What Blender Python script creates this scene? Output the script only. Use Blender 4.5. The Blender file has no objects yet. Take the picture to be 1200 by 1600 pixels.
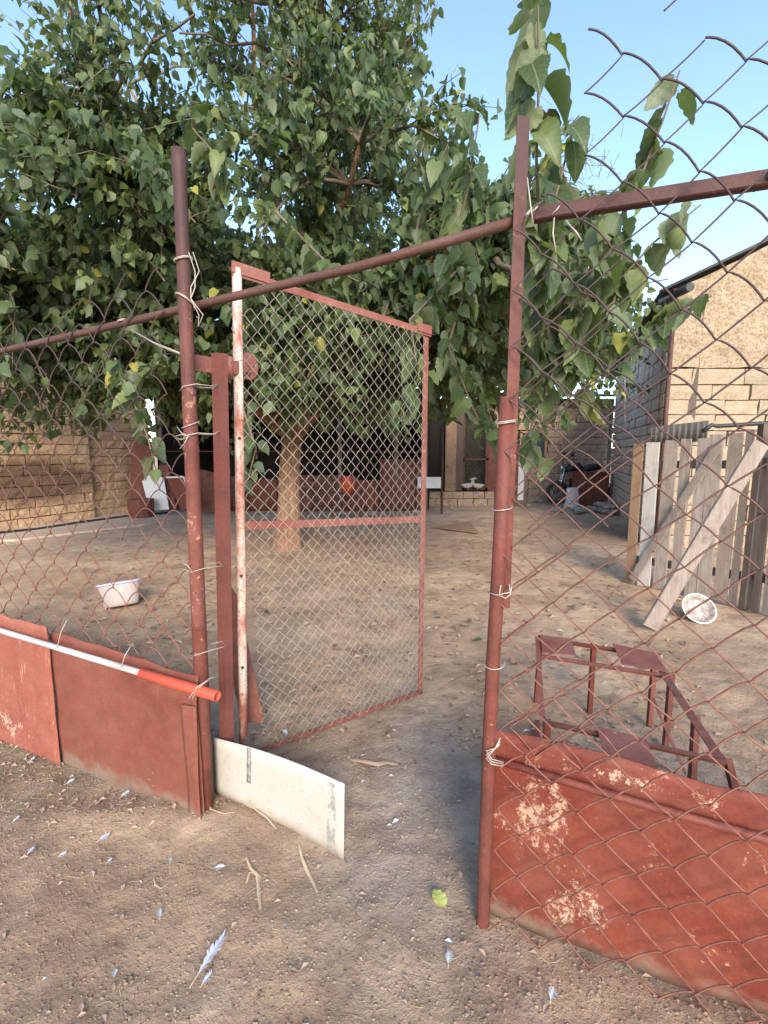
import bpy, math, random
import numpy as np
from mathutils import Vector, Matrix, noise
random.seed(7); rng = np.random.default_rng(7)
S = bpy.context.scene
C = bpy.data.collections.new('place'); S.collection.children.link(C)
R = math.radians

# ------------------------------------------------------------------ camera, light
H, F, PITCH = 1.5, 720.0, R(7.5)
cd = bpy.data.cameras.new('camera'); cam = bpy.data.objects.new('camera', cd)
S.collection.objects.link(cam); S.camera = cam
cam.location = (0, 0, H); cam.rotation_euler = (R(90) - PITCH, 0, 0)
cd.sensor_fit = 'VERTICAL'; cd.sensor_height = 24.0; cd.lens = 24.0 * F / 1600.0
cd.clip_start = 0.02; cd.clip_end = 2000
SUN_EL, SUN_AZ = R(27), R(172)          # azimuth measured from +Y towards +X
w = bpy.data.worlds.new('World'); S.world = w; w.use_nodes = True
nt = w.node_tree; nt.nodes.clear()
sky = nt.nodes.new('ShaderNodeTexSky'); sky.sky_type = 'NISHITA'; sky.sun_disc = False
sky.sun_elevation = SUN_EL; sky.sun_rotation = SUN_AZ; sky.air_density = 0.9; sky.dust_density = 0.3; sky.ozone_density = 1.2
bg = nt.nodes.new('ShaderNodeBackground'); bg.inputs['Strength'].default_value = 0.14
wo = nt.nodes.new('ShaderNodeOutputWorld')
nt.links.new(sky.outputs[0], bg.inputs[0]); nt.links.new(bg.outputs[0], wo.inputs[0])
sd = bpy.data.lights.new('sun', 'SUN'); sd.energy = 1.5; sd.angle = R(24); sd.color = (1.0, 0.87, 0.71)
so = bpy.data.objects.new('sun', sd); S.collection.objects.link(so)
sdir = Vector((math.sin(SUN_AZ) * math.cos(SUN_EL), math.cos(SUN_AZ) * math.cos(SUN_EL), math.sin(SUN_EL)))
so.rotation_euler = sdir.to_track_quat('Z', 'Y').to_euler()
S.view_settings.view_transform = 'Standard'; S.view_settings.look = 'None'
S.view_settings.exposure = 1.85; S.view_settings.gamma = 1.0; S.view_settings.use_curve_mapping = False
S.render.engine = 'CYCLES'

# ------------------------------------------------------------------ site measurements: rays to real places
def ray(u, v):
    x = (u - 600) / F; y = -(v - 800) / F
    return Vector((x, math.cos(PITCH) + y * math.sin(PITCH), -math.sin(PITCH) + y * math.cos(PITCH)))
def at(u, v, Y):
    d = ray(u, v); return Vector((0, 0, H)) + d * (Y / d.y)
def gp(u, v, z=0.0):
    d = ray(u, v); return Vector((0, 0, H)) + d * ((z - H) / d.z)
def pl(u, v, A, B, off=0.0):
    """point on the vertical plane through A and B (moved off metres towards the yard)"""
    n = Vector((-(B[1] - A[1]), B[0] - A[0], 0)).normalized()
    if n.y < 0: n = -n
    d = ray(u, v); a0 = Vector((A[0], A[1], 0)) + n * off
    t = (a0 - Vector((0, 0, H))).dot(n) / d.dot(n)
    return Vector((0, 0, H)) + d * t
def proj_size(p, s):
    d = Vector(p) - Vector((0, 0, H))
    t = d.y * math.cos(PITCH) - d.z * math.sin(PITCH)
    if t < 0.2: return -1
    yy = d.y * math.sin(PITCH) + d.z * math.cos(PITCH)
    u = 600 + F * d.x / t; v = 800 - F * yy / t
    if u < -20 or u > 1220 or v < -20 or v > 1620: return 0.0
    return s / t

# ------------------------------------------------------------------ mesh helpers
class MB:
    def __init__(s): s.v = []; s.f = []; s.smooth = []; s.uv = None
    def add(s, vs, fs, smooth=False):
        o = len(s.v); s.v += [Vector(p) for p in vs]; s.f += [tuple(i + o for i in f) for f in fs]; s.smooth += [smooth] * len(fs)
        return s
    def box(s, c, size, rot=None):
        c = Vector(c); h = Vector(size) / 2
        vs = [Vector((x * h.x, y * h.y, z * h.z)) for x in (-1, 1) for y in (-1, 1) for z in (-1, 1)]
        if rot is not None: vs = [rot @ p for p in vs]
        return s.add([c + p for p in vs], [(0, 1, 3, 2), (4, 6, 7, 5), (0, 4, 5, 1), (2, 3, 7, 6), (0, 2, 6, 4), (1, 5, 7, 3)])
    def bar(s, a, b, wd, th, up=Vector((0, 0, 1)), ch=0.0):
        """rectangular bar a->b, width wd across, th along 'up'"""
        a = Vector(a); b = Vector(b); d = (b - a).normalized()
        side = d.cross(Vector(up))
        if side.length < 1e-4: side = d.cross(Vector((1, 0, 0)))
        side.normalize(); u2 = side.cross(d).normalized()
        x, y = wd / 2, th / 2
        if ch > 0:
            prof = [(-x + ch, -y), (x - ch, -y), (x, -y + ch), (x, y - ch), (x - ch, y), (-x + ch, y), (-x, y - ch), (-x, -y + ch)]
        else: prof = [(-x, -y), (x, -y), (x, y), (-x, y)]
        n = len(prof)
        vs = [p + side * q[0] + u2 * q[1] for p in (a, b) for q in prof]
        fs = [(i, (i + 1) % n, n + (i + 1) % n, n + i) for i in range(n)] + [tuple(range(n))[::-1], tuple(range(n, 2 * n))]
        return s.add(vs, fs)
    def angle(s, a, b, w1, th, d1, d2):
        """steel angle iron: two flanges along d1 and d2"""
        a = Vector(a); b = Vector(b); d1 = Vector(d1).normalized(); d2 = Vector(d2).normalized()
        prof = [(0, 0), (w1, 0), (w1, th), (th, th), (th, w1), (0, w1)]
        vs = [p + d1 * x + d2 * y for p in (a, b) for x, y in prof]; n = 6
        fs = [(i, (i + 1) % n, n + (i + 1) % n, n + i) for i in range(n)] + [(0, 3, 2, 1), (0, 5, 4, 3), (6, 7, 8, 9), (6, 9, 10, 11)]
        return s.add(vs, fs)
    def tube(s, pts, r, n=8, cap=True, smooth=True):
        pts = [Vector(p) for p in pts]; m = len(pts)
        rs = r if isinstance(r, (list, tuple)) else [r] * m
        vs = []; prev = None
        for i, p in enumerate(pts):
            d = (pts[min(i + 1, m - 1)] - pts[max(i - 1, 0)])
            if d.length < 1e-9: d = Vector((0, 0, 1))
            d.normalize()
            if prev is None:
                a = d.orthogonal().normalized()
            else:
                a = prev - d * prev.dot(d)
                a = a.normalized() if a.length > 1e-5 else d.orthogonal().normalized()
            prev = a; b = d.cross(a)
            for k in range(n):
                t = 2 * math.pi * k / n
                vs.append(p + (a * math.cos(t) + b * math.sin(t)) * rs[i])
        fs = [(i * n + k, i * n + (k + 1) % n, (i + 1) * n + (k + 1) % n, (i + 1) * n + k) for i in range(m - 1) for k in range(n)]
        s.add(vs, fs, smooth)
        if cap:
            o = len(s.v) - len(vs)
            s.f += [tuple(o + k for k in range(n))[::-1], tuple(o + (m - 1) * n + k for k in range(n))]; s.smooth += [False, False]
        return s
    def grid(s, fn, nu, nv, th=0.0, nrm=None, smooth=True):
        vs = [fn(i / nu, j / nv) for j in range(nv + 1) for i in range(nu + 1)]
        W = nu + 1
        fs = [(j * W + i, j * W + i + 1, (j + 1) * W + i + 1, (j + 1) * W + i) for j in range(nv) for i in range(nu)]
        if th > 0:
            n = Vector(nrm).normalized() * th; o = len(vs)
            vs2 = [Vector(p) + n for p in vs]
            f2 = [tuple(o + k for k in f[::-1]) for f in fs]
            rim = [i for i in range(W)] + [j * W + nu for j in range(1, nv + 1)] + [nv * W + i for i in range(nu - 1, -1, -1)] + [j * W for j in range(nv - 1, 0, -1)]
            f3 = [(rim[(k + 1) % len(rim)], rim[k], o + rim[k], o + rim[(k + 1) % len(rim)]) for k in range(len(rim))]
            s.add(vs + vs2, fs + f2 + f3, smooth)
        else: s.add(vs, fs, smooth)
        return s
    def build(s, name, mat, parent=None, origin=None, **tags):
        off = Vector(origin) if origin is not None else (Vector(parent_world(parent)) if parent is not None else Vector((0, 0, 0)))
        me = bpy.data.meshes.new(name)
        me.from_pydata([tuple(p - off) for p in s.v], [], s.f)
        me.polygons.foreach_set('use_smooth', s.smooth)
        me.materials.append(mat); me.update()
        o = bpy.data.objects.new(name, me); C.objects.link(o)
        if parent is not None:
            o.parent = parent
            if origin is not None: o.location = off - Vector(parent_world(parent))
        else: o.location = off
        for k, x in tags.items(): o[k] = x
        return o
def parent_world(p):
    v = Vector(p.location)
    while p.parent is not None:
        p = p.parent; v = v + Vector(p.location)
    return v
def thing(name, loc, label, cat, group=None):
    o = bpy.data.objects.new(name, None); o.empty_display_size = 0.1; C.objects.link(o)
    o.location = loc; o['label'] = label; o['category'] = cat
    if group: o['group'] = group
    return o
def tag(o, label, cat, group=None):
    o['label'] = label; o['category'] = cat
    if group: o['group'] = group
    return o
def link_mesh(name, me, parent, loc, rot=None, sc=None):
    o = bpy.data.objects.new(name, me); C.objects.link(o); o.parent = parent
    M = Matrix.Translation(Vector(loc) - parent_world(parent))
    if rot is not None: M = M @ rot.to_4x4()
    if sc is not None: M = M @ Matrix.Diagonal((sc[0], sc[1], sc[2], 1))
    o.matrix_basis = M
    return o
def nz(p, sc=1.0, seed=0): return noise.noise(Vector((p[0] * sc + seed * 7.3, p[1] * sc - seed * 3.1, p[2] * sc + seed * 1.7)))

# ------------------------------------------------------------------ materials
class NT:
    def __init__(s, name):
        s.m = bpy.data.materials.new(name); s.m.use_nodes = True; s.t = s.m.node_tree; s.t.nodes.clear()
        s.out = s.n('ShaderNodeOutputMaterial'); s.b = s.n('ShaderNodeBsdfPrincipled'); s.l(s.b.outputs[0], s.out.inputs[0])
        s.pos = s.n('ShaderNodeNewGeometry').outputs['Position']
    def n(s, t, **k):
        q = s.t.nodes.new(t)
        for a, b in k.items(): setattr(q, a, b)
        return q
    def l(s, a, b): s.t.links.new(a, b)
    def noise(s, scale, detail=4, rough=0.6, vec=None, stretch=None, dist=0.0):
        vec = vec or s.pos
        if stretch:
            mp = s.n('ShaderNodeMapping'); s.l(vec, mp.inputs[0]); mp.inputs['Scale'].default_value = stretch; vec = mp.outputs[0]
        q = s.n('ShaderNodeTexNoise'); s.l(vec, q.inputs['Vector']); q.inputs['Scale'].default_value = scale
        q.inputs['Detail'].default_value = detail; q.inputs['Roughness'].default_value = rough; q.inputs['Distortion'].default_value = dist
        return q.outputs['Fac']
    def ramp(s, fac, stops):
        q = s.n('ShaderNodeValToRGB'); s.l(fac, q.inputs[0]); e = q.color_ramp.elements
        while len(e) < len(stops): e.new(0.5)
        for i, (p, c) in enumerate(stops):
            e[i].position = p; e[i].color = (*c, 1) if hasattr(c, '__len__') else (c, c, c, 1)
        return q.outputs[0]
    def mix(s, fac, a, b, mode='MIX'):
        q = s.n('ShaderNodeMix', data_type='RGBA', blend_type=mode)
        for val, sock in ((fac, q.inputs[0]), (a, q.inputs[6]), (b, q.inputs[7])):
            if isinstance(val, bpy.types.NodeSocket): s.l(val, sock)
            elif hasattr(val, '__len__'): sock.default_value = (*val, 1)
            else: sock.default_value = val
        return q.outputs[2]
    def math(s, op, a, b=None, clamp=False):
        q = s.n('ShaderNodeMath', operation=op); q.use_clamp = clamp
        for i, val in enumerate((a, b)):
            if val is None: continue
            if isinstance(val, bpy.types.NodeSocket): s.l(val, q.inputs[i])
            else: q.inputs[i].default_value = val
        return q.outputs[0]
    def sep(s, vec=None):
        q = s.n('ShaderNodeSeparateXYZ'); s.l(vec or s.pos, q.inputs[0]); return q.outputs
    def blob(s, c, rad, edge=0.5, noise_amt=0.6, nscale=8):
        """soft-edged patch around world point c; rad (x,y,z)"""
        q = s.n('ShaderNodeVectorMath', operation='SUBTRACT'); s.l(s.pos, q.inputs[0]); q.inputs[1].default_value = c
        d = s.n('ShaderNodeVectorMath', operation='DIVIDE'); s.l(q.outputs[0], d.inputs[0]); d.inputs[1].default_value = rad
        ln = s.n('ShaderNodeVectorMath', operation='LENGTH'); s.l(d.outputs[0], ln.inputs[0])
        f = s.math('ADD', ln.outputs['Value'], s.math('MULTIPLY', s.math('SUBTRACT', s.noise(nscale, 5, 0.7), 0.5), noise_amt * 2))
        return s.ramp(f, [(max(0, 1 - edge), 1.0), (1.0, 0.0)])
    def set(s, color=None, rough=None, metal=None, bump=None, bstr=0.3, bdist=0.01, spec=None):
        b = s.b
        if color is not None:
            if isinstance(color, bpy.types.NodeSocket): s.l(color, b.inputs['Base Color'])
            else: b.inputs['Base Color'].default_value = (*color, 1)
        if rough is not None:
            if isinstance(rough, bpy.types.NodeSocket): s.l(rough, b.inputs['Roughness'])
            else: b.inputs['Roughness'].default_value = rough
        if metal is not None: b.inputs['Metallic'].default_value = metal
        if spec is not None: b.inputs['Specular IOR Level'].default_value = spec
        if bump is not None:
            q = s.n('ShaderNodeBump'); s.l(bump, q.inputs['Height']); q.inputs['Strength'].default_value = bstr; q.inputs['Distance'].default_value = bdist
            s.l(q.outputs[0], b.inputs['Normal'])
        return s.m

def paint(name, base, dark, chip=None, chip_lo=0.62, scale=1.0, dusty=None, patch=None, streak=None, rough=0.62, topdark=None):
    t = NT(name)
    c = t.mix(t.ramp(t.noise(7 * scale, 6, 0.65), [(0.3, 0.0), (0.7, 1.0)]), dark, base)
    c = t.mix(t.ramp(t.noise(2.3 * scale, 5, 0.7), [(0.40, 0.0), (0.72, 0.45)]), c, (min(1, base[0] * 1.35), base[1] * 2.0, base[2] * 2.1))
    c = t.mix(t.ramp(t.noise(90 * scale, 3, 0.6), [(0.35, 0.35), (0.75, 0.0)]), c, (dark[0] * .55, dark[1] * .5, dark[2] * .5))
    if chip:
        n1 = t.noise(38 * scale, 6, 0.75, stretch=streak)
        n1 = t.math('ADD', n1, t.math('MULTIPLY', t.math('SUBTRACT', t.noise(4.5, 4, .6), .5), .5))
        f = t.ramp(n1, [(chip_lo, 0.0), (chip_lo + 0.05, 0.85)])
        c = t.mix(f, c, chip)
    if patch:
        for (pc, pr, col, thr) in patch:
            m = t.blob(pc, pr, edge=0.95, noise_amt=0.45, nscale=5)
            nn = t.math('ADD', t.math('MULTIPLY', t.noise(13, 5, 0.7, stretch=(1, 1, .6)), .5), t.math('MULTIPLY', t.noise(75, 6, 0.85), .5))
            nn = t.math('ADD', nn, t.math('MULTIPLY', t.math('SUBTRACT', m, 1.0), .25))
            sp = t.math('MULTIPLY', t.ramp(nn, [(thr, 0.0), (thr + 0.05, .92)]), t.ramp(m, [(0.0, 0.0), (0.5, 1.0)]))
            c = t.mix(sp, c, col)
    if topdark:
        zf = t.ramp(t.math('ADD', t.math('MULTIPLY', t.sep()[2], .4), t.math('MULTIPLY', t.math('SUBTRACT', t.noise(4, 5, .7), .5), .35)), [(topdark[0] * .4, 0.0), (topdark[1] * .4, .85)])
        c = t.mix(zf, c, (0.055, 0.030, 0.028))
    if dusty or patch:
        c = t.mix(t.math('MULTIPLY', t.ramp(t.noise(5, 7, 0.75), [(0.42, 0.0), (0.70, 1.0)]), .20), c, (0.36, 0.18, 0.11))
    if dusty:
        z = t.sep()[2]; zz = t.math('ADD', z, t.math('MULTIPLY', t.math('SUBTRACT', t.noise(9, 5, 0.7), 0.5), 0.22))
        f = t.ramp(t.math('DIVIDE', zz, dusty), [(0.15, 0.85), (1.0, 0.0)])
        c = t.mix(f, c, (0.22, 0.155, 0.11))
    hgt = t.math('ADD', t.noise(60 * scale, 5, 0.7), t.math('MULTIPLY', t.noise(8 * scale, 3), 1.2))
    return t.set(c, rough, 0.0, hgt, 0.35, 0.006, spec=0.3)
M = {}
RED = (0.235, 0.058, 0.036); DRED = (0.14, 0.036, 0.026)
M['red'] = paint('red_oxide_paint', RED, DRED, chip=(0.42, 0.25, 0.18), chip_lo=0.68)
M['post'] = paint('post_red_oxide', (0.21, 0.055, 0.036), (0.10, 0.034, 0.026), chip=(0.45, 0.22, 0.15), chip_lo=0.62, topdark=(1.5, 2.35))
M['dred'] = paint('dark_red_angle_iron', (0.165, 0.045, 0.032), (0.10, 0.032, 0.026), chip=(0.33, 0.12, 0.08), chip_lo=0.68)
M['rail'] = paint('rusty_brown_pipe', (0.13, 0.055, 0.04), (0.07, 0.033, 0.027), chip=(0.3, 0.12, 0.08), chip_lo=0.66)
M['pinkrail'] = paint('faded_red_paint', (0.29, 0.105, 0.078), (0.19, 0.058, 0.042), chip=(0.6, 0.36, 0.28), chip_lo=0.66)
M['pipe_white'] = paint('pipe_white_paint', (0.48, 0.45, 0.42), (0.34, 0.31, 0.29), chip=(0.3, 0.2, 0.17), chip_lo=0.72)
M['pipe_red'] = paint('pipe_bright_red', (0.52, 0.085, 0.045), (0.36, 0.06, 0.035), chip=(0.6, 0.5, 0.45), chip_lo=0.70)
t = NT('peeling_pink_stile')
base = t.mix(t.ramp(t.noise(10, 5, 0.7, stretch=(1, 1, 0.35)), [(0.42, 0.0), (0.60, 1.0)]), (0.33, 0.12, 0.08), (0.66, 0.50, 0.41))
base = t.mix(t.ramp(t.noise(75, 5, 0.75), [(0.56, 0.0), (0.62, 0.9)]), base, (0.30, 0.085, 0.05))
base = t.mix(t.ramp(t.noise(120, 2, 0.5), [(0.64, 0.0), (0.68, 0.8)]), base, (0.06, 0.04, 0.035))
M['peeling'] = t.set(base, 0.7, 0, t.noise(80, 5, 0.7), 0.4, 0.004, spec=0.25)
t = NT('rusty_wire'); zf = t.ramp(t.math('ADD', t.math('MULTIPLY', t.sep()[2], .4), t.math('MULTIPLY', t.noise(5, 4), .35)), [(0.52, 0.0), (0.85, 1.0)]); M['wire_rust'] = t.set(t.mix(zf, t.mix(t.ramp(t.noise(30, 4), [(0.35, 0.0), (0.65, 1.0)]), (0.14, 0.052, 0.036), (0.27, 0.105, 0.068)), (0.065, 0.040, 0.036)), 0.75, 0.0, t.noise(160, 3), .5, .002)
t = NT('galvanised_wire'); M['wire_galv'] = t.set(t.mix(t.ramp(t.noise(14, 4), [(0.35, 0.0), (0.65, 1.0)]), (0.30, 0.25, 0.20), (0.50, 0.44, 0.37)), 0.5, 0.3)
t = NT('tie_wire_metal'); M['tie'] = t.set(t.mix(t.noise(20, 3), (0.35, 0.26, 0.2), (0.62, 0.55, 0.47)), 0.5, 0.4)
# timber
def wood(name, a, b, grain=(14, 14, 1.2)):
    t = NT(name); oi = t.n('ShaderNodeObjectInfo').outputs['Random']
    n1 = t.noise(3.5, 8, 0.7, stretch=grain, dist=0.6)
    c = t.mix(t.ramp(n1, [(0.3, 0.0), (0.7, 1.0)]), a, b)
    c = t.mix(t.math('MULTIPLY', oi, 0.55), c, (a[0] * 0.75, a[1] * 0.62, a[2] * 0.5))
    c = t.mix(t.ramp(t.noise(5, 5, 0.7), [(0.5, 0.0), (0.75, 0.7)]), c, (0.10, 0.07, 0.055))
    k = t.ramp(t.noise(11, 2, 0.4), [(0.72, 0.0), (0.76, 0.9)])
    c = t.mix(k, c, (0.07, 0.045, 0.03))
    return t.set(c, 0.85, 0, n1, 0.5, 0.006, spec=0.15)
M['wood'] = wood('weathered_grey_board', (0.25, 0.20, 0.17), (0.48, 0.42, 0.37))
M['wood_dark'] = wood('dark_board', (0.12, 0.095, 0.08), (0.24, 0.19, 0.16))
M['wood_warm'] = wood('warm_timber', (0.30, 0.20, 0.13), (0.45, 0.32, 0.22))
M['wood_pale'] = wood('whitewashed_board', (0.44, 0.40, 0.36), (0.60, 0.56, 0.52))
# stone
def stone(name, a, b, dark, patch=None, dirt=0.5):
    t = NT(name); oi = t.n('ShaderNodeObjectInfo').outputs['Random']
    n1 = t.noise(4.5, 8, 0.72); n2 = t.noise(26, 6, 0.75)
    c = t.mix(t.ramp(n1, [(0.3, 0.0), (0.68, 1.0)]), a, b)
    c = t.mix(t.math('MULTIPLY', oi, 0.45), c, (b[0] * 1.05, b[1] * 0.95, b[2] * 0.82))
    c = t.mix(t.ramp(n2, [(0.38, dirt), (0.55, 0.0)]), c, dark)
    if patch:
        for pc, pr, col, am in patch:
            c = t.mix(t.math('MULTIPLY', t.blob(pc, pr, 0.45, 0.45, 3.5), am), c, col)
    return t.set(c, 0.93, 0, t.math('ADD', n2, t.math('MULTIPLY', n1, 1.5)), 0.8, 0.025, spec=0.1)
M['stone_r'] = stone('warm_limestone', (0.31, 0.245, 0.175), (0.45, 0.365, 0.27), (0.26, 0.17, 0.10))
M['stone_side'] = stone('grey_limestone', (0.48, 0.40, 0.33), (0.62, 0.53, 0.44), (0.22, 0.175, 0.14))
M['stone_b'] = stone('back_wall_stone', (0.34, 0.25, 0.18), (0.47, 0.36, 0.27), (0.13, 0.09, 0.07))
dk = at(58, 752, 9.3)
M['stone_l'] = stone('ochre_limestone', (0.44, 0.29, 0.175), (0.60, 0.43, 0.28), (0.24, 0.14, 0.09), patch=[((dk.x, dk.y, dk.z), (1.2, 1.6, 0.60), (0.11, 0.06, 0.045), 0.85)])
M['mortar'] = stone('dusty_mortar', (0.22, 0.15, 0.10), (0.33, 0.23, 0.15), (0.10, 0.07, 0.05))
M['mortar_d'] = stone('dark_mortar', (0.12, 0.095, 0.08), (0.18, 0.15, 0.125), (0.06, 0.05, 0.04))
M['plaster'] = stone('rough_mud_plaster', (0.29, 0.225, 0.155), (0.46, 0.37, 0.265), (0.17, 0.12, 0.08), dirt=.8)
M['rubble'] = stone('rubble_stone', (0.30, 0.26, 0.23), (0.48, 0.43, 0.38), (0.15, 0.12, 0.10))
t = NT('old_roof_sheet'); M['roof'] = t.set(t.mix(t.noise(6, 5), (0.06, 0.055, 0.05), (0.16, 0.145, 0.13)), 0.95, 0, t.noise(30), 0.3)
t = NT('painted_interior_shade'); M['interior_shade'] = t.set(t.mix(t.noise(5, 5), (0.012, 0.010, 0.009), (0.03, 0.025, 0.02)), 0.95)  # near-black colour paints in the shade of the roofed interiors
t = NT('bark'); nn = t.noise(9, 8, 0.7, stretch=(2.2, 2.2, 0.5), dist=0.5)
M['bark'] = t.set(t.mix(t.ramp(nn, [(0.3, 0), (0.7, 1)]), (0.12, 0.066, 0.042), (0.42, 0.245, 0.15)), 0.9, 0, nn, 0.9, 0.03, spec=0.1)
t = NT('twig_bark'); M['twig'] = t.set(t.mix(t.noise(9), (0.10, 0.075, 0.05), (0.20, 0.15, 0.10)), 0.85)
t = NT('white_sheet_board')
c = t.mix(t.noise(3, 4), (0.41, 0.385, 0.33), (0.49, 0.46, 0.395))
c = t.mix(t.ramp(t.noise(42, 6, 0.8), [(0.56, 0.0), (0.62, 0.65)]), c, (0.33, 0.29, 0.23))
c = t.mix(t.ramp(t.noise(9, 6, 0.75), [(0.50, 0.0), (0.72, 0.55)]), c, (0.40, 0.33, 0.25))
z = t.sep()[2]; c = t.mix(t.ramp(t.math('ADD', z, t.math('MULTIPLY', t.noise(14, 4), 0.08)), [(0.05, 0.75), (0.11, 0.0)]), c, (0.33, 0.25, 0.18))
M['white_board'] = t.set(c, 0.5, 0, t.noise(40, 4), 0.15, 0.003)
t = NT('white_plastic'); M['white'] = t.set(t.mix(t.noise(5), (0.62, 0.60, 0.60), (0.76, 0.74, 0.74)), 0.5)
t = NT('lilac_plastic'); M['lilac'] = t.set(t.mix(t.noise(5), (0.50, 0.46, 0.68), (0.62, 0.58, 0.78)), 0.45)
t = NT('dusty_tub_plastic'); M['tub'] = t.set(t.mix(t.noise(7, 5), (0.42, 0.34, 0.30), (0.62, 0.54, 0.50)), 0.5)
t = NT('grey_paint_mark'); M['mark'] = t.set(t.mix(t.ramp(t.noise(70, 4), [(0.45, 0), (0.6, 1)]), (0.16, 0.15, 0.14), (0.33, 0.31, 0.28)), 0.8)
t = NT('rust_plate'); M['rustplate'] = t.set(t.mix(t.ramp(t.noise(12, 6, 0.7), [(0.35, 0), (0.65, 1)]), (0.10, 0.035, 0.025), (0.22, 0.075, 0.05)), 0.8, 0, t.noise(50), 0.2)
t = NT('black_rubber'); M['black'] = t.set((0.02, 0.02, 0.022), 0.5)
t = NT('chrome_part'); M['chrome'] = t.set((0.6, 0.6, 0.62), 0.25, 1.0)
t = NT('orange_red_plastic'); M['orange'] = t.set((0.55, 0.08, 0.03), 0.45)
t = NT('pale_dusty_enamel'); M['enamel'] = t.set(t.mix(t.ramp(t.noise(22, 6, .75), [(0.4, 0.0), (0.6, 1.0)]), (0.45, 0.40, 0.35), (0.20, 0.15, 0.12)), 0.4)
t = NT('feather_white')
M['feather'] = t.set(t.mix(t.noise(60), (0.36, 0.37, 0.39), (0.62, 0.63, 0.66)), 0.8)
t = NT('straw'); M['straw'] = t.set(t.mix(t.noise(25), (0.36, 0.25, 0.14), (0.62, 0.50, 0.33)), 0.8)
t = NT('dry_leaf'); M['dryleaf'] = t.set(t.mix(t.noise(22), (0.26, 0.165, 0.11), (0.48, 0.35, 0.26)), 0.8)
t = NT('hen_feathers'); M['hen'] = t.set(t.mix(t.noise(20), (0.25, 0.2, 0.16), (0.6, 0.56, 0.5)), 0.8)
t = NT('glass_pane'); M['glass'] = t.set((0.05, 0.06, 0.07), 0.08)
# leaves
def leafmat(name, attr=False):
    t = NT(name)
    if attr:
        a = t.n('ShaderNodeAttribute'); a.attribute_name = 'tint'; r = a.outputs['Fac']
    else: r = t.n('ShaderNodeObjectInfo').outputs['Random']
    c = t.ramp(r, [(0.0, (0.045, 0.075, 0.028)), (0.35, (0.080, 0.118, 0.038)), (0.70, (0.14, 0.185, 0.056)), (0.93, (0.22, 0.26, 0.08)), (0.965, (0.36, 0.36, 0.07)), (1.0, (0.50, 0.44, 0.08))])
    if not attr:
        uv = t.sep(t.n('ShaderNodeTexCoord').outputs['UV'])
        x = t.math('ABSOLUTE', t.math('SUBTRACT', uv[0], 0.5))
        mid = t.ramp(x, [(0.008, 0.8), (0.022, 0.0)])
        wv = t.math('FRACT', t.math('MULTIPLY', t.math('SUBTRACT', uv[1], t.math('MULTIPLY', x, 0.8)), 7.0))
        side = t.ramp(wv, [(0.0, 0.55), (0.09, 0.0), (0.93, 0.0), (1.0, 0.55)])
        c = t.mix(t.math('MAXIMUM', mid, side), c, (0.26, 0.31, 0.13))
        bh = wv
    c = t.mix(t.math('MULTIPLY', t.noise(14, 4), 0.45), c, (0.035, 0.06, 0.04))
    bf = t.n('ShaderNodeNewGeometry').outputs['Backfacing']
    c2 = t.mix(t.math('MULTIPLY', bf, 0.55), c, (0.19, 0.23, 0.14))
    t.set(c2, 0.5, 0, spec=0.45)
    tr = t.n('ShaderNodeBsdfTranslucent'); t.l(t.mix(0.5, c, (0.20, 0.30, 0.03)), tr.inputs['Color'])
    mx = t.n('ShaderNodeMixShader'); mx.inputs[0].default_value = 0.34
    t.l(t.b.outputs[0], mx.inputs[1]); t.l(tr.outputs[0], mx.inputs[2]); t.l(mx.outputs[0], t.out.inputs[0])
    return t.m
M['leaf_far'] = leafmat('mulberry_leaf_mass', True); M['leaf'] = leafmat('mulberry_leaf')
# ground
t = NT('trodden_soil'); sx = t.sep()
n1 = t.noise(1.1, 6, 0.6); n2 = t.noise(7, 8, 0.7); n3 = t.noise(45, 6, 0.75)
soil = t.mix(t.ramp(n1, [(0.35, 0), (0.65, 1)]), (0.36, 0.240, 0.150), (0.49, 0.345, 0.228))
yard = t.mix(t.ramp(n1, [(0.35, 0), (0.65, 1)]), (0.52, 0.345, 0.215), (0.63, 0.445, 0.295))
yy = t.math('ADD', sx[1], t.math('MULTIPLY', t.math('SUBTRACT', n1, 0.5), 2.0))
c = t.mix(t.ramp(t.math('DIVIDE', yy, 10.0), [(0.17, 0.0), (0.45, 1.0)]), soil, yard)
c = t.mix(t.blob((0.12, 1.9, 0), (0.55, 1.0, 5), 0.9, 0.3, 2), c, (0.38, 0.31, 0.25))
c = t.mix(t.math('MULTIPLY', t.blob((1.3, 1.6, 0), (0.5, 0.9, 5), 0.8, 0.3, 3), 0.5), c, (0.40, 0.36, 0.32))
c = t.mix(t.math('MULTIPLY', t.blob((1.2, 0.55, 0), (0.9, 0.45, 5), 0.8, 0.4, 4), 0.85), c, (0.46, 0.35, 0.24))
c = t.mix(t.math('MULTIPLY', t.blob((-1.9, 2.15, 0), (1.3, 0.55, 5), 0.8, 0.5, 5), 0.65), c, (0.15, 0.145, 0.085))
c = t.mix(t.math('MULTIPLY', t.blob((-2.6, 3.2, 0), (1.9, 0.6, 5), 0.8, 0.5, 3), 0.6), c, (0.17, 0.115, 0.085))
c = t.mix(t.math('MULTIPLY', t.blob((3.9, 8.7, 0), (1.5, 2.2, 5), 0.8, 0.4, 2), 0.7), c, (0.16, 0.125, 0.105))
c = t.mix(t.math('MULTIPLY', t.blob((-4.6, 8.0, 0), (3.2, 2.6, 5), 0.8, 0.4, 2), 0.7), c, (0.60, 0.46, 0.34))
c = t.mix(t.math('MULTIPLY', t.blob((-0.5, 7.8, 0), (4.0, 2.0, 5), 0.8, 0.4, 2), 0.35), c, (0.33, 0.17, 0.11))
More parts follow.
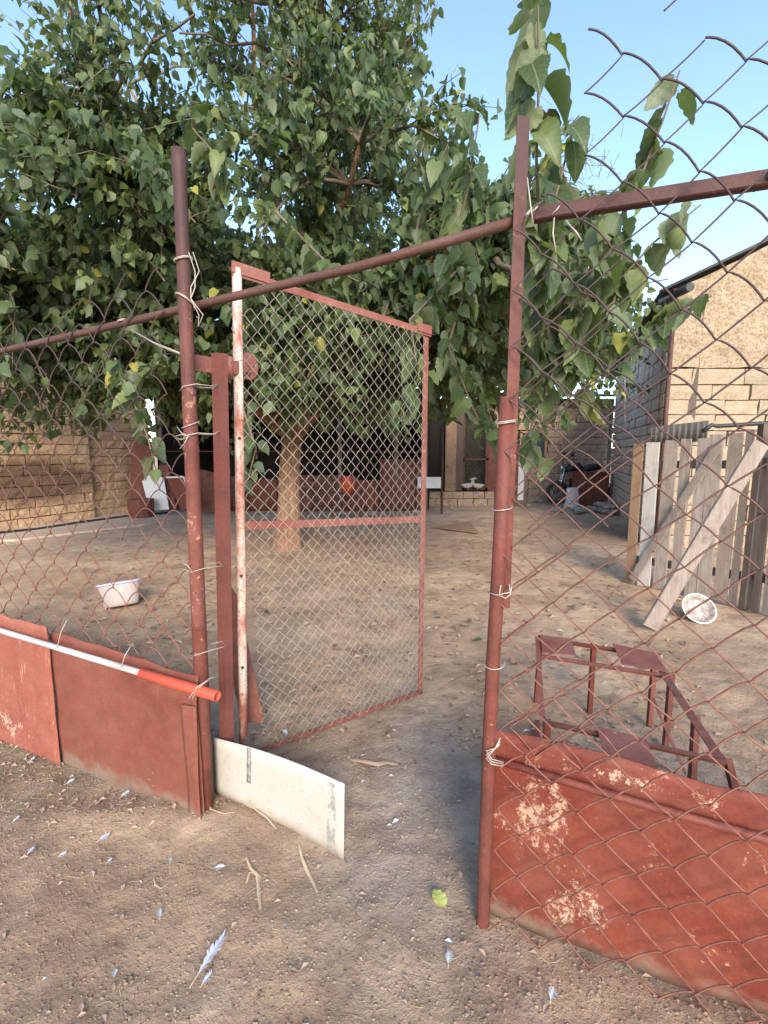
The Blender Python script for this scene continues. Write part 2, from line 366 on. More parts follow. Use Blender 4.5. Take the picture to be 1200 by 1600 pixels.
c = t.mix(t.ramp(t.noise(2.6, 7, 0.7, dist=.4), [(0.36, 0.55), (0.56, 0.0)]), c, (0.22, 0.15, 0.105))
c = t.mix(t.ramp(t.noise(3.4, 5, 0.6), [(0.55, 0.0), (0.75, 0.5)]), c, (0.55, 0.42, 0.31))
c = t.mix(t.ramp(n2, [(0.30, 0.45), (0.52, 0.0)]), c, (0.17, 0.115, 0.085))
c = t.mix(t.ramp(n3, [(0.60, 0.0), (0.75, 0.5)]), c, (0.46, 0.38, 0.30))
c = t.mix(t.ramp(n3, [(0.28, 0.5), (0.42, 0.0)]), c, (0.10, 0.07, 0.05))
hgt = t.math('ADD', t.math('MULTIPLY', n2, 1.0), t.math('MULTIPLY', n3, 0.35))
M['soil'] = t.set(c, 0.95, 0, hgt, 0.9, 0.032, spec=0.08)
t = NT('worn_concrete'); M['concrete'] = t.set(t.mix(t.ramp(t.noise(4, 7, .7), [(0.3, 0), (0.7, 1)]), (0.42, 0.31, 0.23), (0.56, 0.44, 0.34)), 0.9, 0, t.noise(30, 5), 0.3)
t = NT('grass_blade'); M['grass'] = t.set(t.mix(t.noise(9), (0.06, 0.075, 0.03), (0.15, 0.15, 0.07)), 0.8)

# ------------------------------------------------------------------ ground
def ground_z(x, y):
    z = 0.022 * nz((x, y, 0), 1.3) + 0.010 * nz((x, y, 0), 5.0, 1) + 0.008 * nz((x, y, 0), 14.0, 2) + 0.0038 * nz((x, y, 0), 22.0, 4) + 0.0035 * abs(nz((x, y, 0), 9.0, 6))
    z += 0.05 * math.exp(-(((x - 1.15) / 0.5) ** 2 + ((y - 0.95) / 0.25) ** 2))
    z += 0.035 * math.exp(-(((x + 0.9) / 0.5) ** 2 + ((y - 1.72) / 0.10) ** 2))
    if y > 11: z *= 0.3
    return z
def axis(vals):
    out = []
    for a, b, st in vals:
        n = int(round((b - a) / st)); out += [a + (b - a) * i / n for i in range(n)]
    return out + [vals[-1][1]]
xs = axis([(-400, -40, 90), (-40, -8, 4), (-8, -3.2, 0.16), (-3.2, 2.6, 0.022), (2.6, 7, 0.12), (7, 40, 4), (40, 400, 90)])
ys = axis([(-60, -4, 8), (-4, 0.2, 0.2), (0.2, 3.2, 0.022), (3.2, 14, 0.09), (14, 60, 4), (60, 600, 90)])
g = MB(); W = len(xs)
gv = [(x, y, ground_z(x, y) if (-8.1 < x < 7.1 and -4 < y < 14.1) else -0.02) for y in ys for x in xs]
gf = [(j * W + i, j * W + i + 1, (j + 1) * W + i + 1, (j + 1) * W + i) for j in range(len(ys) - 1) for i in range(W - 1)]
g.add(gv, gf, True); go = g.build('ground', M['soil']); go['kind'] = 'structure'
# pale concrete apron along the ochre wall
s0 = MB(); A = gp(-160, 860); 
apr = [(-9.6, 7.2), (-6.2, 7.6), (-4.9, 9.3), (-4.3, 11.6), (-8.4, 12.0)]
s0.add([(x, y, -0.05) for x, y in apr] + [(x, y, 0.035) for x, y in apr], [(9, 8, 7, 6, 5)[::-1]] + [(i, (i + 1) % 5, 5 + (i + 1) % 5, 5 + i) for i in range(5)])
s0.build('concrete_path', M['concrete'])['kind'] = 'structure'

# ------------------------------------------------------------------ walls laid of separate blocks
def block_mesh(name, mat, seed):
    r = random.Random(seed); vs = []; n = 3
    # unit block: x length, y depth, z height, front face at -y, rough 3x2 front
    def j(a): return r.uniform(-a, a)
    nx, nzz = 4, 3
    front = [[Vector((-0.5 + i / (nx - 1) + (j(.015) if 0 < i < nx - 1 else j(0.012)), -0.5 + (j(0.10) if 0 < i < nx - 1 and 0 < k < nzz - 1 else 0.10 + j(.08)), -0.5 + k / (nzz - 1) + j(0.03))) for i in range(nx)] for k in range(nzz)]
    back = [Vector((x, 0.5, z)) for x, z in ((-.5, -.5), (.5, -.5), (.5, .5), (-.5, .5))]
    mb = MB(); vs = [p for row in front for p in row] + back
    fs = [(k * nx + i, k * nx + i + 1, (k + 1) * nx + i + 1, (k + 1) * nx + i) for k in range(nzz - 1) for i in range(nx - 1)]
    b = nx * nzz
    fs += [tuple([b + 1, b] + [])[:0] or (b, b + 1, *[i for i in range(nx - 1, -1, -1)])]
    fs += [(b + 2, b + 3, *[(nzz - 1) * nx + i for i in range(nx)])]
    fs += [(b + 3, b, *[k * nx for k in range(nzz)])]
    fs += [(b + 1, b + 2, *[k * nx + nx - 1 for k in range(nzz - 1, -1, -1)])]
    fs += [(b + 3, b + 2, b + 1, b)]
    me = bpy.data.meshes.new(name); me.from_pydata([tuple(p) for p in vs], [], fs); me.materials.append(mat); me.update()
    return me
def lay_wall(parent, A, B, z0, top, bl, bh, mat, seed, depth=0.10, skip=None, limit=300, name='stone_block', joint=0.016, counter=None, uneven=0.012):
    """blocks on the vertical face A->B; top(s)->height. the face looks to the right of A->B reversed (towards -normal)"""
    r = random.Random(seed)
    A = Vector((*A, 0)); B = Vector((*B, 0)); d = (B - A); L = d.length; d.normalize(); n = Vector((-d.y, d.x, 0))   # n points into the wall
    meshes = [block_mesh(name, mat, seed * 31 + k) for k in range(8)]
    rot = Matrix((d, n, Vector((0, 0, 1)))).transposed()
    items = []; z = z0; row = 0
    while z < 8:
        hh = bh * r.uniform(0.92, 1.08); s = -bl * 0.5 * (row % 2) * r.uniform(0.7, 1.2)
        if z > max(top(0), top(L)): break
        while s < L:
            ll = bl * r.uniform(0.75, 1.3); a = max(0, s); b = min(L, s + ll)
            if b - a > 0.07:
                mid = (a + b) / 2; zt = min(z + hh, top(mid))
                if zt - z > 0.06 and not (skip and skip(mid, (z + zt) / 2)):
                    c = A + d * mid + n * (depth / 2 + r.uniform(-uneven, uneven)) + Vector((0, 0, (z + zt) / 2))
                    items.append((c, b - a - joint, zt - z - joint, r.randrange(8), r.uniform(-.02, .02)))
            s += ll
        z += hh; row += 1
    items.sort(key=lambda it: -proj_size(it[0], it[1]))
    rest = MB()
    for k, (c, lx, lz, q, tw) in enumerate(items):
        rr = rot @ Matrix.Rotation(tw, 3, 'Z')
        if k < limit and proj_size(c, 1) > 0: link_mesh(name, meshes[q], parent, c, rr, (lx, depth, lz))
        else:
            me = meshes[q]
            rest.add([c + rr @ Vector((p.co.x * lx, p.co.y * depth, p.co.z * lz)) for p in me.vertices], [tuple(p.vertices) for p in me.polygons])
    if rest.v: rest.build(name + '_courses', mat, parent)['kind'] = 'stuff'

# --- right building: gable towards the camera, grey flank towards the yard
c0 = Vector((4.22, 7.0)); c1 = Vector((6.45, 13.2)); zc = 3.85
rb = thing('stone_house', (c0.x, c0.y, 0), 'yellowish limestone house with a sunlit gable behind the wooden board fence', 'house')
def gable(s): return zc - 0.02 + 0.47 * min(s, 3.6 - 0) - (0.47 * max(0, s - 3.6))
wl = MB()
# core walls, 10 cm behind block faces
x0, y0 = c0.x + 0.09, c0.y + 0.09
prof = [(0.0, -0.1), (6.8, -0.1), (6.8, gable(6.8) - 0.05), (3.6, gable(3.6) - 0.05), (0.0, gable(0) - 0.05)]
vs = [(x0 + a, y0, b) for a, b in prof] + [(x0 + a, y0 + 0.3, b) for a, b in prof]
wl.add(vs, [(0, 1, 2, 3, 4), (9, 8, 7, 6, 5)] + [(i, 5 + i, 5 + (i + 1) % 5, (i + 1) % 5) for i in range(5)])
wl.build('wall', M['mortar'], rb)
sd2 = (c1 - c0).normalized(); sn = Vector((sd2.y, -sd2.x))
sw = MB()
a = c0 + sn * 0.09 + sd2 * 0.12; b = c1 + sn * 0.09
q = [a, b, b + sn * .3, a + sn * .3]
sw.add([(p.x, p.y, -.1) for p in q] + [(p.x, p.y, zc - .04) for p in q], [(0, 1, 2, 3)[::-1], (4, 5, 6, 7)] + [(i, (i + 1) % 4, 4 + (i + 1) % 4, 4 + i) for i in range(4)])
sw.build('side_wall', M['mortar_d'], rb)
win_c = 2.05
lay_wall(rb, (c0.x + .003, c0.y), (c0.x + 6.7, c0.y), 0.0, gable, 0.62, 0.225, M['stone_r'], 3, limit=120, depth=0.11, joint=0.016, uneven=0.018,
         skip=lambda s, z: (1.66 < s < 2.9 and 2.55 < z < 3.55) or z > 2.78)
def skin(i, j):
    s_ = 0.004 + 6.69 * i; z_ = 2.72 + 0.03 * nz((s_, 0, 1), 3) + (gable(s_) - 2.74) * j
    o_ = 0.035 * nz((s_, z_, 0), 2.2, 4) + 0.022 * nz((s_, z_, 0), 7, 5) + 0.012 * nz((s_, z_, 0), 22, 6)
    o_ += 0.02 * max(0.0, 1 - abs((z_ % 0.225) / 0.225 - 0.5) * -1 * 0 - 1.0)
    jz = abs(((z_ + .04 * nz((s_, z_, 0), 2)) / 0.225) % 1 - .5); o_ += .018 * max(0, (jz - .42) / .08) * (nz((s_, z_, 0), 1.5, 8) > -.1)
    return Vector((c0.x + s_, c0.y - 0.015 + o_, z_))
sk_ = MB()
for (i0, i1, j0, j1) in ((0, .247, 0, 1), (.247, .433, .72, 1), (.433, 1, 0, 1)):
    sk_.grid(lambda i, j: skin(i0 + (i1 - i0) * i, j0 + (j1 - j0) * j), int(170 * (i1 - i0)) + 30, 60)
sk_.build('plaster', M['plaster'], rb)
lay_wall(rb, (c1.x, c1.y), (c0.x, c0.y + .12), 0.0, lambda s: zc - 0.02, 0.36, 0.20, M['stone_side'], 5, limit=180, depth=0.11, joint=0.018, uneven=0.015)
# window
wf = MB()
for a, b in (((1.70, 2.6), (1.70, 3.5)), ((2.84, 2.6), (2.84, 3.5)), ((1.66, 2.57), (2.88, 2.57)), ((1.66, 3.52), (2.88, 3.52)), ((2.27, 2.6), (2.27, 3.5))):
    wf.bar((c0.x + a[0], c0.y + 0.0, a[1]), (c0.x + b[0], c0.y + 0.0, b[1]), 0.07, 0.08, up=(0, 1, 0))
wn = wf.build('window', M['white'], rb)
MB().box((c0.x + 2.27, c0.y + .03, 3.05), (1.1, .01, .9)).build('pane', M['glass'], wn)
# corrugated roof with overhang
def roofpt(s, tt):     # s along flank, tt up slope
    base = c0 + sd2 * s
    zz = zc + 0.05 + 0.47 * (tt - 0.22) + 0.022 * math.sin(s * 2 * math.pi / 0.15)
    return Vector((base.x + tt - 0.22, base.y, zz))
rf = MB(); rf.grid(lambda i, j: roofpt(-0.04 + i * 6.9, j * 3.85), 300, 2, 0.012, (0, 0, 1)); rf.build('roof', M['roof'], rb)
vb = MB()
for k in range(8): 
    s = 0.25 + k * 0.8; p = c0 + sd2 * s
    vb.bar((p.x - .18, p.y, zc + 0.0), (p.x + 0.6, p.y, zc - .01 + .37), 0.06, 0.07)
vb.build('rafter', M['wood_dark'], rb)
MB().tube([(c0.x - .05, c0.y - .05, zc - .05), (c0.x - .05, c0.y - .05, 0.0)], 0.032, 8).build('downpipe', M['rail'], rb)
MB().tube([(c0.x - .03, c0.y - .35, zc - .12), (c0.x - .03, c0.y + .3, zc - .10)], 0.06, 10).build('gutter_end', M['black'], rb)
MB().tube([at(980, 560, 8.2) + Vector((-.04, 0, 0)), at(980, 660, 8.2) + Vector((-.04, 0, 0))], 0.012, 5).build('conduit', M['white'], rb)

# --- left ochre building
l0 = Vector((-8.6, 5.4)); l1 = Vector((-6.45, 10.2)); l2 = Vector((-5.9, 11.9))
lb = thing('stone_house', (l1.x, l1.y, 0), 'ochre stone house with a big dark stain on the left side of the yard', 'house')
ld = (l1 - l0).normalized(); ln = Vector((-ld.y, ld.x))
def wallbox(mb, a, b, n, off, th, z1, z0=-.1):
    q = [a + n * off, b + n * off, b + n * (off + th), a + n * (off + th)]
    mb.add([(p.x, p.y, z0) for p in q] + [(p.x, p.y, z1) for p in q], [(0, 1, 2, 3)[::-1], (4, 5, 6, 7)] + [(i, (i + 1) % 4, 4 + (i + 1) % 4, 4 + i) for i in range(4)])
m = MB(); wallbox(m, l0, l1, ln, 0.09, .4, 3.35); m.build('wall', M['mortar'], lb)
lay_wall(lb, tuple(l0), tuple(l1), 0.0, lambda s: 3.35, 0.40, 0.20, M['stone_l'], 11, limit=230, depth=0.11, joint=0.022, uneven=0.022)
off = -ln * -0.25
m = MB(); wallbox(m, l1 + ln * .10, l2 + ln * .10, (lambda d: Vector((-d.y, d.x)))((l2 - l1).normalized()), 0.09, .3, 3.2); m.build('rear_wall', M['mortar'], lb)
lay_wall(lb, tuple(l1 + ln * .10), tuple(l2 + ln * .10), 0.0, lambda s: 3.2, 0.36, 0.20, M['stone_l'], 13, limit=69, depth=0.11)
rf = MB()
def lroof(i, j):
    p = l0.lerp(l2, i) - ln * 0.25 * (1 - j) + ln * 4.0 * j
    return Vector((p.x, p.y, 3.42 + 1.5 * j + 0.03 * math.sin(i * 7.2 * 2 * math.pi / 0.18)))
rf.grid(lroof, 280, 2, 0.015, (0, 0, 1)); rf.build('roof', M['roof'], lb)
# black hose lying along the wall foot
hz = [gp(-60, 843, .05), gp(0, 832, .06), gp(60, 826, .05), gp(130, 815, .06), gp(200, 806, .05), gp(262, 801, .05)]
tag(MB().tube(hz, 0.022, 6).build('hose', M['black']), 'black hose lying along the foot of the ochre wall', 'hose')

# --- rear range: open dark coop under a roof, doors and rear stone wall
FY = 11.6
cp = thing('chicken_coop', (-1.0, FY, 0), 'long dark open coop with low rust red sheet front behind the tree', 'coop')
m = MB(); m.box((-2.25, 15.0, 1.6), (6.9, .15, 3.4)); m.box((-5.62, 13.3, 1.5), (.15, 3.3, 3.2)); m.box((1.12, 13.45, 1.5), (.12, 3.0, 3.2)); m.build('inner_wall', M['interior_shade'], cp)
m = MB(); m.grid(lambda i, j: Vector((-6.0 + 7.3 * i, FY - .35 + 3.9 * j, 2.95 + .45 * j + .02 * math.sin(i * 7.3 * 40))), 200, 2, .02, (0, 0, 1)); m.build('roof', M['roof'], cp)
MB().box((-2.25, 13.3, .02), (6.7, 3.3, .08)).build('coop_floor', M['interior_shade'], cp)
for k, x in enumerate((-5.55, -3.9, -2.5, -1.1, .3, 1.05)):
    MB().bar((x, FY, 0), (x, FY, 2.96), .09, .09, up=(0, 1, 0), ch=.01).build('post', M['wood_dark'], cp)
x = -5.45; k = 0; rr = random.Random(4)
while x < 1.0:
    wd = rr.uniform(.55, .95); x2 = min(x + wd, 1.02); h = rr.uniform(.78, .92) if x < -.6 else rr.uniform(1.15, 1.35)
    yo = FY - .05 - .012 * (k % 2); 
    mb = MB(); mb.grid(lambda i, j: Vector((x + (x2 - x) * i, yo + .01 * math.sin(i * 9 + k) + .05 * j * rr.uniform(.9, 1.1), h * j)), 6, 4, .004, (0, 1, 0))
    mb.build('sheet_panel', M['rustplate'] if k % 3 else M['red'], cp); x = x2 + .01; k += 1
MB().tube([(-5.5, FY - .08, 1.5), (1.05, FY - .08, 1.48)], .015, 5).build('crossbar', M['rustplate'], cp)
# little stool with orange-red pot
st = thing('stool', gp(542, 806), 'small dark stool before the coop behind the gate mesh', 'stool')
p = gp(542, 806)
MB().box(p + Vector((0, 0, .52)), (.8, .3, .03)).build('seat', M['rustplate'], st)
for sx_ in (-1, 1):
    for sy_ in (-1, 1): MB().bar(p + Vector((.32 * sx_, .12 * sy_, 0)), p + Vector((.28 * sx_, .1 * sy_, .51)), .03, .03).build('leg', M['rustplate'], st)
pot = MB(); pot.tube([p + Vector((.02, 0, .535 + a)) for a in (0, .02, .14, .28, .38, .40)], [.10, .13, .17, .18, .15, .10], 14); tag(pot.build('pot', M['orange']), 'orange red pot standing on the small dark stool', 'pot')

# rear stone range right of coop
SY = 13.4
rs = thing('outbuilding', (3.6, SY, 0), 'low brown stone outbuilding with doors on a stone plinth at the back of the yard', 'outbuilding')
MB().box((3.9, SY + .35, 1.48), (5.5, .3, 3.05)).build('wall', M['mortar_d'], rs)
lay_wall(rs, (2.95, SY + .10), (6.5, SY + .10), 0.0, lambda s: 2.98, 0.42, 0.21, M['stone_b'], 21, limit=150, depth=.11, skip=lambda s, z: .98 < s < 1.75 and 1.3 < z < 2.05)
m = MB(); m.grid(lambda i, j: Vector((1.1 + 5.7 * i, SY - .45 + 3.0 * j, 3.0 + .4 * j + .02 * math.sin(i * 5.7 * 40))), 160, 2, .02, (0, 0, 1)); m.build('roof', M['roof'], rs)
wn = MB()
wx, wz = 2.95 + 1.36, 1.68
for a, b in (((-.36, 0), (.36, 0)),): pass
for cx_, cz_, sx_, sz_ in ((-.36, 0, .07, .75), (.36, 0, .07, .75), (0, .37, .79, .06), (0, -.37, .79, .06)): wn.box((wx + cx_, SY + .06, wz + cz_), (sx_, .09, sz_))
wno = wn.build('window', M['wood_warm'], rs); MB().box((wx, SY + .11, wz), (.66, .01, .7)).build('pane', M['glass'], wno)
# plinth and its stones
MB().box((2.05, 13.2, .17), (1.95, .9, .38)).build('plinth', M['mortar_d'], rs)
lay_wall(rs, (1.0, 12.66), (3.05, 12.66), 0.0, lambda s: .40, 0.34, 0.19, M['stone_b'], 23, limit=30, depth=.12, name='plinth_stone', uneven=.03)
# doors on plinth
dz = .40
def P(u, v): return at(u, v, 12.95)
def board(mb, u0, v0, u1, v1, th=.05, Y=12.95):
    a = at(u0, v0, Y); b = at(u1, v1, Y); mb.box(((a.x + b.x) / 2, Y, (a.z + b.z) / 2), (abs(b.x - a.x), th, abs(b.z - a.z)))
m = MB(); m.box((1.2 + .93, 13.32, 1.5), (2.0, .04, 2.3)); m.build('dark_doorway', M['interior_shade'], rs)  # flat near-black sheet stands in for the shade inside the doorway
m = MB(); board(m, 697, 620, 711, 767, .12); m.build('door_post', M['wood_warm'], rs)
m = MB(); board(m, 712, 640, 722, 766, .09); m.build('door_jamb', M['wood_dark'], rs)
dm = MB(); board(dm, 722, 716, 764, 719, .03); board(dm, 722, 762, 764, 765, .03); board(dm, 761, 640, 764, 765, .03); board(dm, 722, 640, 725, 765, .03)
md = dm.build('mesh_door', M['rail'], rs)
mm = MB(); a = P(724, 764); b = P(762, 660)
n = 14
for k in range(n):
    x_ = a.x + (b.x - a.x) * (k + .5) / n; zz = [a.z + (b.z - a.z) * q / 24 for q in range(25)]
    mm.tube([(x_ + (.024 if q % 2 else -.024), 12.95, z_) for q, z_ in enumerate(zz)], .003, 3, cap=False)
mm.build('door_wire', M['wire_galv'], md)['kind'] = 'stuff'
m = MB(); board(m, 764, 690, 790, 768, .04); m.build('red_door', M['rustplate'], rs)
m = MB(); board(m, 790, 695, 808, 780, .04, 12.6); m.build('door_leaf', M['rustplate'], rs)
m = MB(); board(m, 811, 708, 817, 781, .06, 12.55); m.build('white_post', M['white'], rs)
tag((lambda m: (m.box(at(672, 754, 11.5), (.62, .05, .28)), m.build('white_sheet', M['white']))[1])(MB()), 'small white panel on the rear wall beside the thin iron post', 'panel')
p = gp(690, 803); tag(MB().tube([p, p + Vector((0, 0, 1.3)), p + Vector((-.02, 0, 3.0))], .028, 6).build('iron_post', M['rail']), 'thin dark iron post standing in the yard', 'post')

# ducks behind the mesh door
def duck(loc, s, flip, label):
    t_ = thing('duck', loc, label, 'duck', 'white ducks on the plinth')
    L = Vector(loc); f = flip
    pts = [(-.20, .14), (-.16, .13), (-.08, .11), (0, .11), (.08, .13), (.12, .18), (.125, .25), (.14, .30), (.17, .315), (.20, .31), (.25, .305)]
    rs_ = [.012, .035, .07, .08, .065, .04, .026, .032, .038, .018, .010]
    MB().tube([L + Vector((f * a * s, 0, (b + .03) * s)) for a, b in pts], [q * s for q in rs_], 8).build('body', M['hen'], t_)
    for k in (-1, 1): MB().tube([L + Vector((0, k * .03 * s, .09 * s)), L + Vector((.01 * f, k * .03 * s, 0))], .008 * s, 5).build('leg', M['orange'], t_)
a = at(731, 762, 12.80); duck((a.x, 12.80, .41), 1.0, 1, 'white duck with brown back, the left of two behind the mesh door')
a = at(746, 762, 12.80); duck((a.x, 12.80, .41), .95, -1, 'white duck, the right of two behind the mesh door')

# red box, motorcycle, sack, rubble
bx = thing('metal_box', (5.55, 12.3, 0), 'dark red metal box standing against the rear corner', 'box')
p = Vector((5.62, 12.25, 0)); MB().box(p + Vector((0, .3, .46)), (.74, .55, .90), Matrix.Rotation(.12, 3, 'Z')).build('body', M['rustplate'], bx)
MB().box(p + Vector((0, .3, .93)), (.80, .60, .04), Matrix.Rotation(.12, 3, 'Z')).build('lid', M['red'], bx)
mc = thing('motorcycle', p + Vector((-.1, .95, 0)), 'black motorcycle with chrome handlebars behind the dark red box', 'motorcycle')
q0 = p + Vector((-.12, .85, 0))
def ring(c, r, rr, ax, n=20, nn=6):
    mb = MB(); ax = Vector(ax).normalized(); a = ax.orthogonal().normalized(); b = ax.cross(a)
    mb.tube([Vector(c) + (a * math.cos(2 * math.pi * k / n) + b * math.sin(2 * math.pi * k / n)) * r for k in range(n + 1)], rr, nn, cap=False); return mb
for dx in (-.55, .62):
    wh = ring(q0 + Vector((dx, 0, .33)), .28, .055, (0, 1, 0)).build('wheel', M['black'], mc)
    h = MB()
    for k in range(8):
        an = k * math.pi / 4; h.tube([q0 + Vector((dx, 0, .33)), q0 + Vector((dx + .25 * math.cos(an), 0, .33 + .25 * math.sin(an)))], .006, 4)
    h.build('spokes', M['chrome'], wh)
MB().tube([q0 + Vector((-.55, .06, .33)), q0 + Vector((-.40, .06, 1.05))], .022, 6).tube([q0 + Vector((-.55, -.06, .33)), q0 + Vector((-.40, -.06, 1.05))], .022, 6).build('fork', M['chrome'], mc)
MB().tube([q0 + Vector((-.30, -.38, 1.12)), q0 + Vector((-.36, -.2, 1.2)), q0 + Vector((-.40, 0, 1.1)), q0 + Vector((-.36, .2, 1.2)), q0 + Vector((-.30, .38, 1.12))], .016, 6).build('handlebar', M['chrome'], mc)
MB().tube([q0 + Vector((-.38, 0, .95)), q0 + Vector((-.2, 0, 1.06)), q0 + Vector((0, 0, 1.06)), q0 + Vector((.12, 0, .95))], [.06, .13, .13, .06], 10).build('fuel_tank', M['black'], mc)
MB().tube([q0 + Vector((.1, 0, .98)), q0 + Vector((.3, 0, 1.03)), q0 + Vector((.6, 0, 1.08)), q0 + Vector((.72, 0, 1.06))], [.07, .10, .10, .05], 8).build('seat', M['black'], mc)
MB().box(q0 + Vector((0, 0, .55)), (.34, .28, .36)).build('engine', M['black'], mc)
MB().tube([q0 + Vector((-.52, -.02, 1.02)), q0 + Vector((-.46, -.02, 1.03)), q0 + Vector((-.42, -.02, 1.03))], [.09, .09, .05], 12).build('headlight', M['chrome'], mc)
for s_ in (-1, 1):
    MB().tube([q0 + Vector((-.33, .25 * s_, 1.16)), q0 + Vector((-.30, .3 * s_, 1.38))], .008, 5).tube([q0 + Vector((-.31, .30 * s_, 1.36)), q0 + Vector((-.29, .30 * s_, 1.46))], [.05, .055], 10).build('mirror', M['black'], mc)
sk = MB(); p = Vector((5.02, 12.15, 0))
def sack(i, j):
    a = i * 2 * math.pi; r_ = .17 * (1 - .25 * j) * (1 + .12 * math.sin(3 * a + 4 * j)); 
    return p + Vector((r_ * 1.15 * math.cos(a), .1 + r_ * .8 * math.sin(a), .52 * j + .03 * math.sin(2 * a)))
sk.grid(sack, 18, 8); tag(sk.build('sack', M['white']), 'crumpled white sack beside the dark red box', 'sack')
rp = thing('rubble_heap', gp(940, 800), 'heap of grey rubble stones at the corner of the grey brick flank', 'rubble')
rmesh = []
for k in range(6):
    import bmesh
    bm = bmesh.new(); bmesh.ops.create_icosphere(bm, subdivisions=1, radius=.5); r_ = random.Random(60 + k)
    for vv in bm.verts: vv.co = Vector((vv.co.x * r_.uniform(.7, 1.2), vv.co.y * r_.uniform(.7, 1.2), vv.co.z * r_.uniform(.5, .9)))
    me = bpy.data.meshes.new('stone'); bm.to_mesh(me); bm.free(); me.materials.append(M['rubble']); rmesh.append(me)
rr = random.Random(9)
cc = gp(948, 802)
for k in range(70):
    a = rr.gauss(0, .55); b = rr.gauss(0, .32); h = max(0, .30 - .3 * abs(a) - .35 * abs(b)); s_ = rr.uniform(.10, .30)
    link_mesh('stone', rmesh[k % 6], rp, (cc.x + .2 + a, cc.y + .2 + b, rr.uniform(0, 1) * h + s_ * .2), Matrix.Rotation(rr.uniform(0, 6), 3, 'Z') @ Matrix.Rotation(rr.uniform(-.5, .5), 3, 'X'), (s_ * 1.4, s_, s_ * .7))
# loose stones by the plinth
rr = random.Random(19)
ST = ['largest one at the left end of the plinth foot', 'small one right of the iron stile pole at the plinth', 'long one before the white post at the rear door', 'small one left of the small stone window', 'one left of the motorcycle wheel', 'small one behind the gate latch side', 'one seen through the gate mesh at its right edge', 'one seen through the gate mesh near the little stool', 'smallest one out on the soil before the outbuilding']
for k, (u, v, s_) in enumerate(((762, 786, .34), (790, 790, .2), (843, 786, .28), (826, 792, .16), (870, 790, .2), (706, 795, .18), (650, 802, .24), (580, 806, .2), (850, 800, .12))):
    o = bpy.data.objects.new('loose_stone', rmesh[k % 6]); C.objects.link(o); pp = gp(u, v); o.location = pp + Vector((0, 0, s_ * .2)); o.scale = (s_, s_ * .8, s_ * .7); o.rotation_euler = (0, 0, k)
    tag(o, 'loose pale stone, ' + ST[k], 'stone', 'loose stones at the back of the yard')

# junk leaning at left rear
p = gp(222, 810); tb = MB(); tb.tube([p + Vector((0, 0, a)) for a in (0, .02, .42, .44)], [.22, .25, .27, .27], 18); tag(tb.build('drum', M['rustplate']), 'short rusty red drum near the end of the ochre wall', 'drum')
def leaning(name, pix, Yb, lean, mat, label, cat, th=.02):
    pts = []
    zlo = min(at(u, v, Yb).z for u, v in pix)
    for u, v in pix:
        q_ = at(u, v, Yb); f_ = (q_.z - zlo); pts.append(at(u, v, Yb + f_ * lean))
    n = len(pts); mb = MB(); mb.add(pts + [q_ + Vector((0, th, 0)) for q_ in pts], [tuple(range(n)), tuple(range(n, 2 * n))[::-1]] + [(i, n + i, n + (i + 1) % n, (i + 1) % n) for i in range(n)])
    return tag(mb.build(name, mat), label, cat)
leaning('rusty_sheet', [(202, 800), (240, 800), (238, 690), (205, 690)], 10.9, .15, M['rustplate'], 'tall rusty brown sheet leaning behind the short drum', 'metal sheet')
leaning('white_board', [(234, 798), (264, 796), (256, 748), (238, 737), (222, 752)], 10.6, .15, M['white'], 'white board with a pointed top leaning by the rusty drum', 'board')
leaning('red_board', [(258, 796), (276, 795), (262, 725), (248, 728)], 10.75, .15, M['rustplate'], 'narrow dark red board leaning between the white board and the framed panel', 'board')
fp = thing('framed_panel', gp(290, 798), 'reddish panel with a pale frame leaning beside the white pointed board', 'panel')
q4 = [at(283, 797, 10.5), at(308, 792, 10.5), at(287, 745, 10.62), at(260, 746, 10.62)]
mb = MB(); mb.add(q4 + [q_ + Vector((0, .02, 0)) for q_ in q4], [(0, 1, 2, 3), (7, 6, 5, 4), (0, 4, 5, 1), (1, 5, 6, 2), (2, 6, 7, 3), (3, 7, 4, 0)]); mb.build('sheet', M['red'], fp)
mb = MB(); mb.bar(q4[1], q4[2], .04, .04); mb.bar(q4[2], q4[3], .04, .04); mb.build('frame', M['white'], fp)
leaning('rusty_sheet', [(312, 800), (352, 800), (350, 742), (300, 730)], 11.0, .12, M['rustplate'], 'wide dark rusty sheet leaning right of the framed panel', 'metal sheet')

# ------------------------------------------------------------------ wooden board fence at the right
WA, WB_ = (2.80, 5.16), (3.42, 4.28); WC = (3.36, 3.5)
wf = thing('board_fence', (WA[0], WA[1], 0), 'weathered grey board fence panel below the sunlit gable', 'fence')
slats = [(976, 990, 694, 912, 0, 'wood_warm'), (995, 1014, 690, 918, 0, 'wood_pale'), (1019, 1038, 689, 926, 0, 'wood'), (1045, 1060, 686, 934, 0, 'wood'), (1068, 1085, 685, 938, 0, 'wood'),
         (1087, 1108, 680, 938, 0, 'wood'), (1113, 1134, 678, 940, 0, 'wood'), (1136, 1148, 671, 953, 0, 'wood_dark'),
         (1152, 1162, 684, 960, 1, 'wood_dark'), (1171, 1182, 676, 972, 1, 'wood_dark'), (1187, 1198, 680, 982, 1, 'wood'), (1206, 1222, 675, 1000, 1, 'wood'), (1232, 1250, 672, 1020, 1, 'wood')]
rr = random.Random(3)
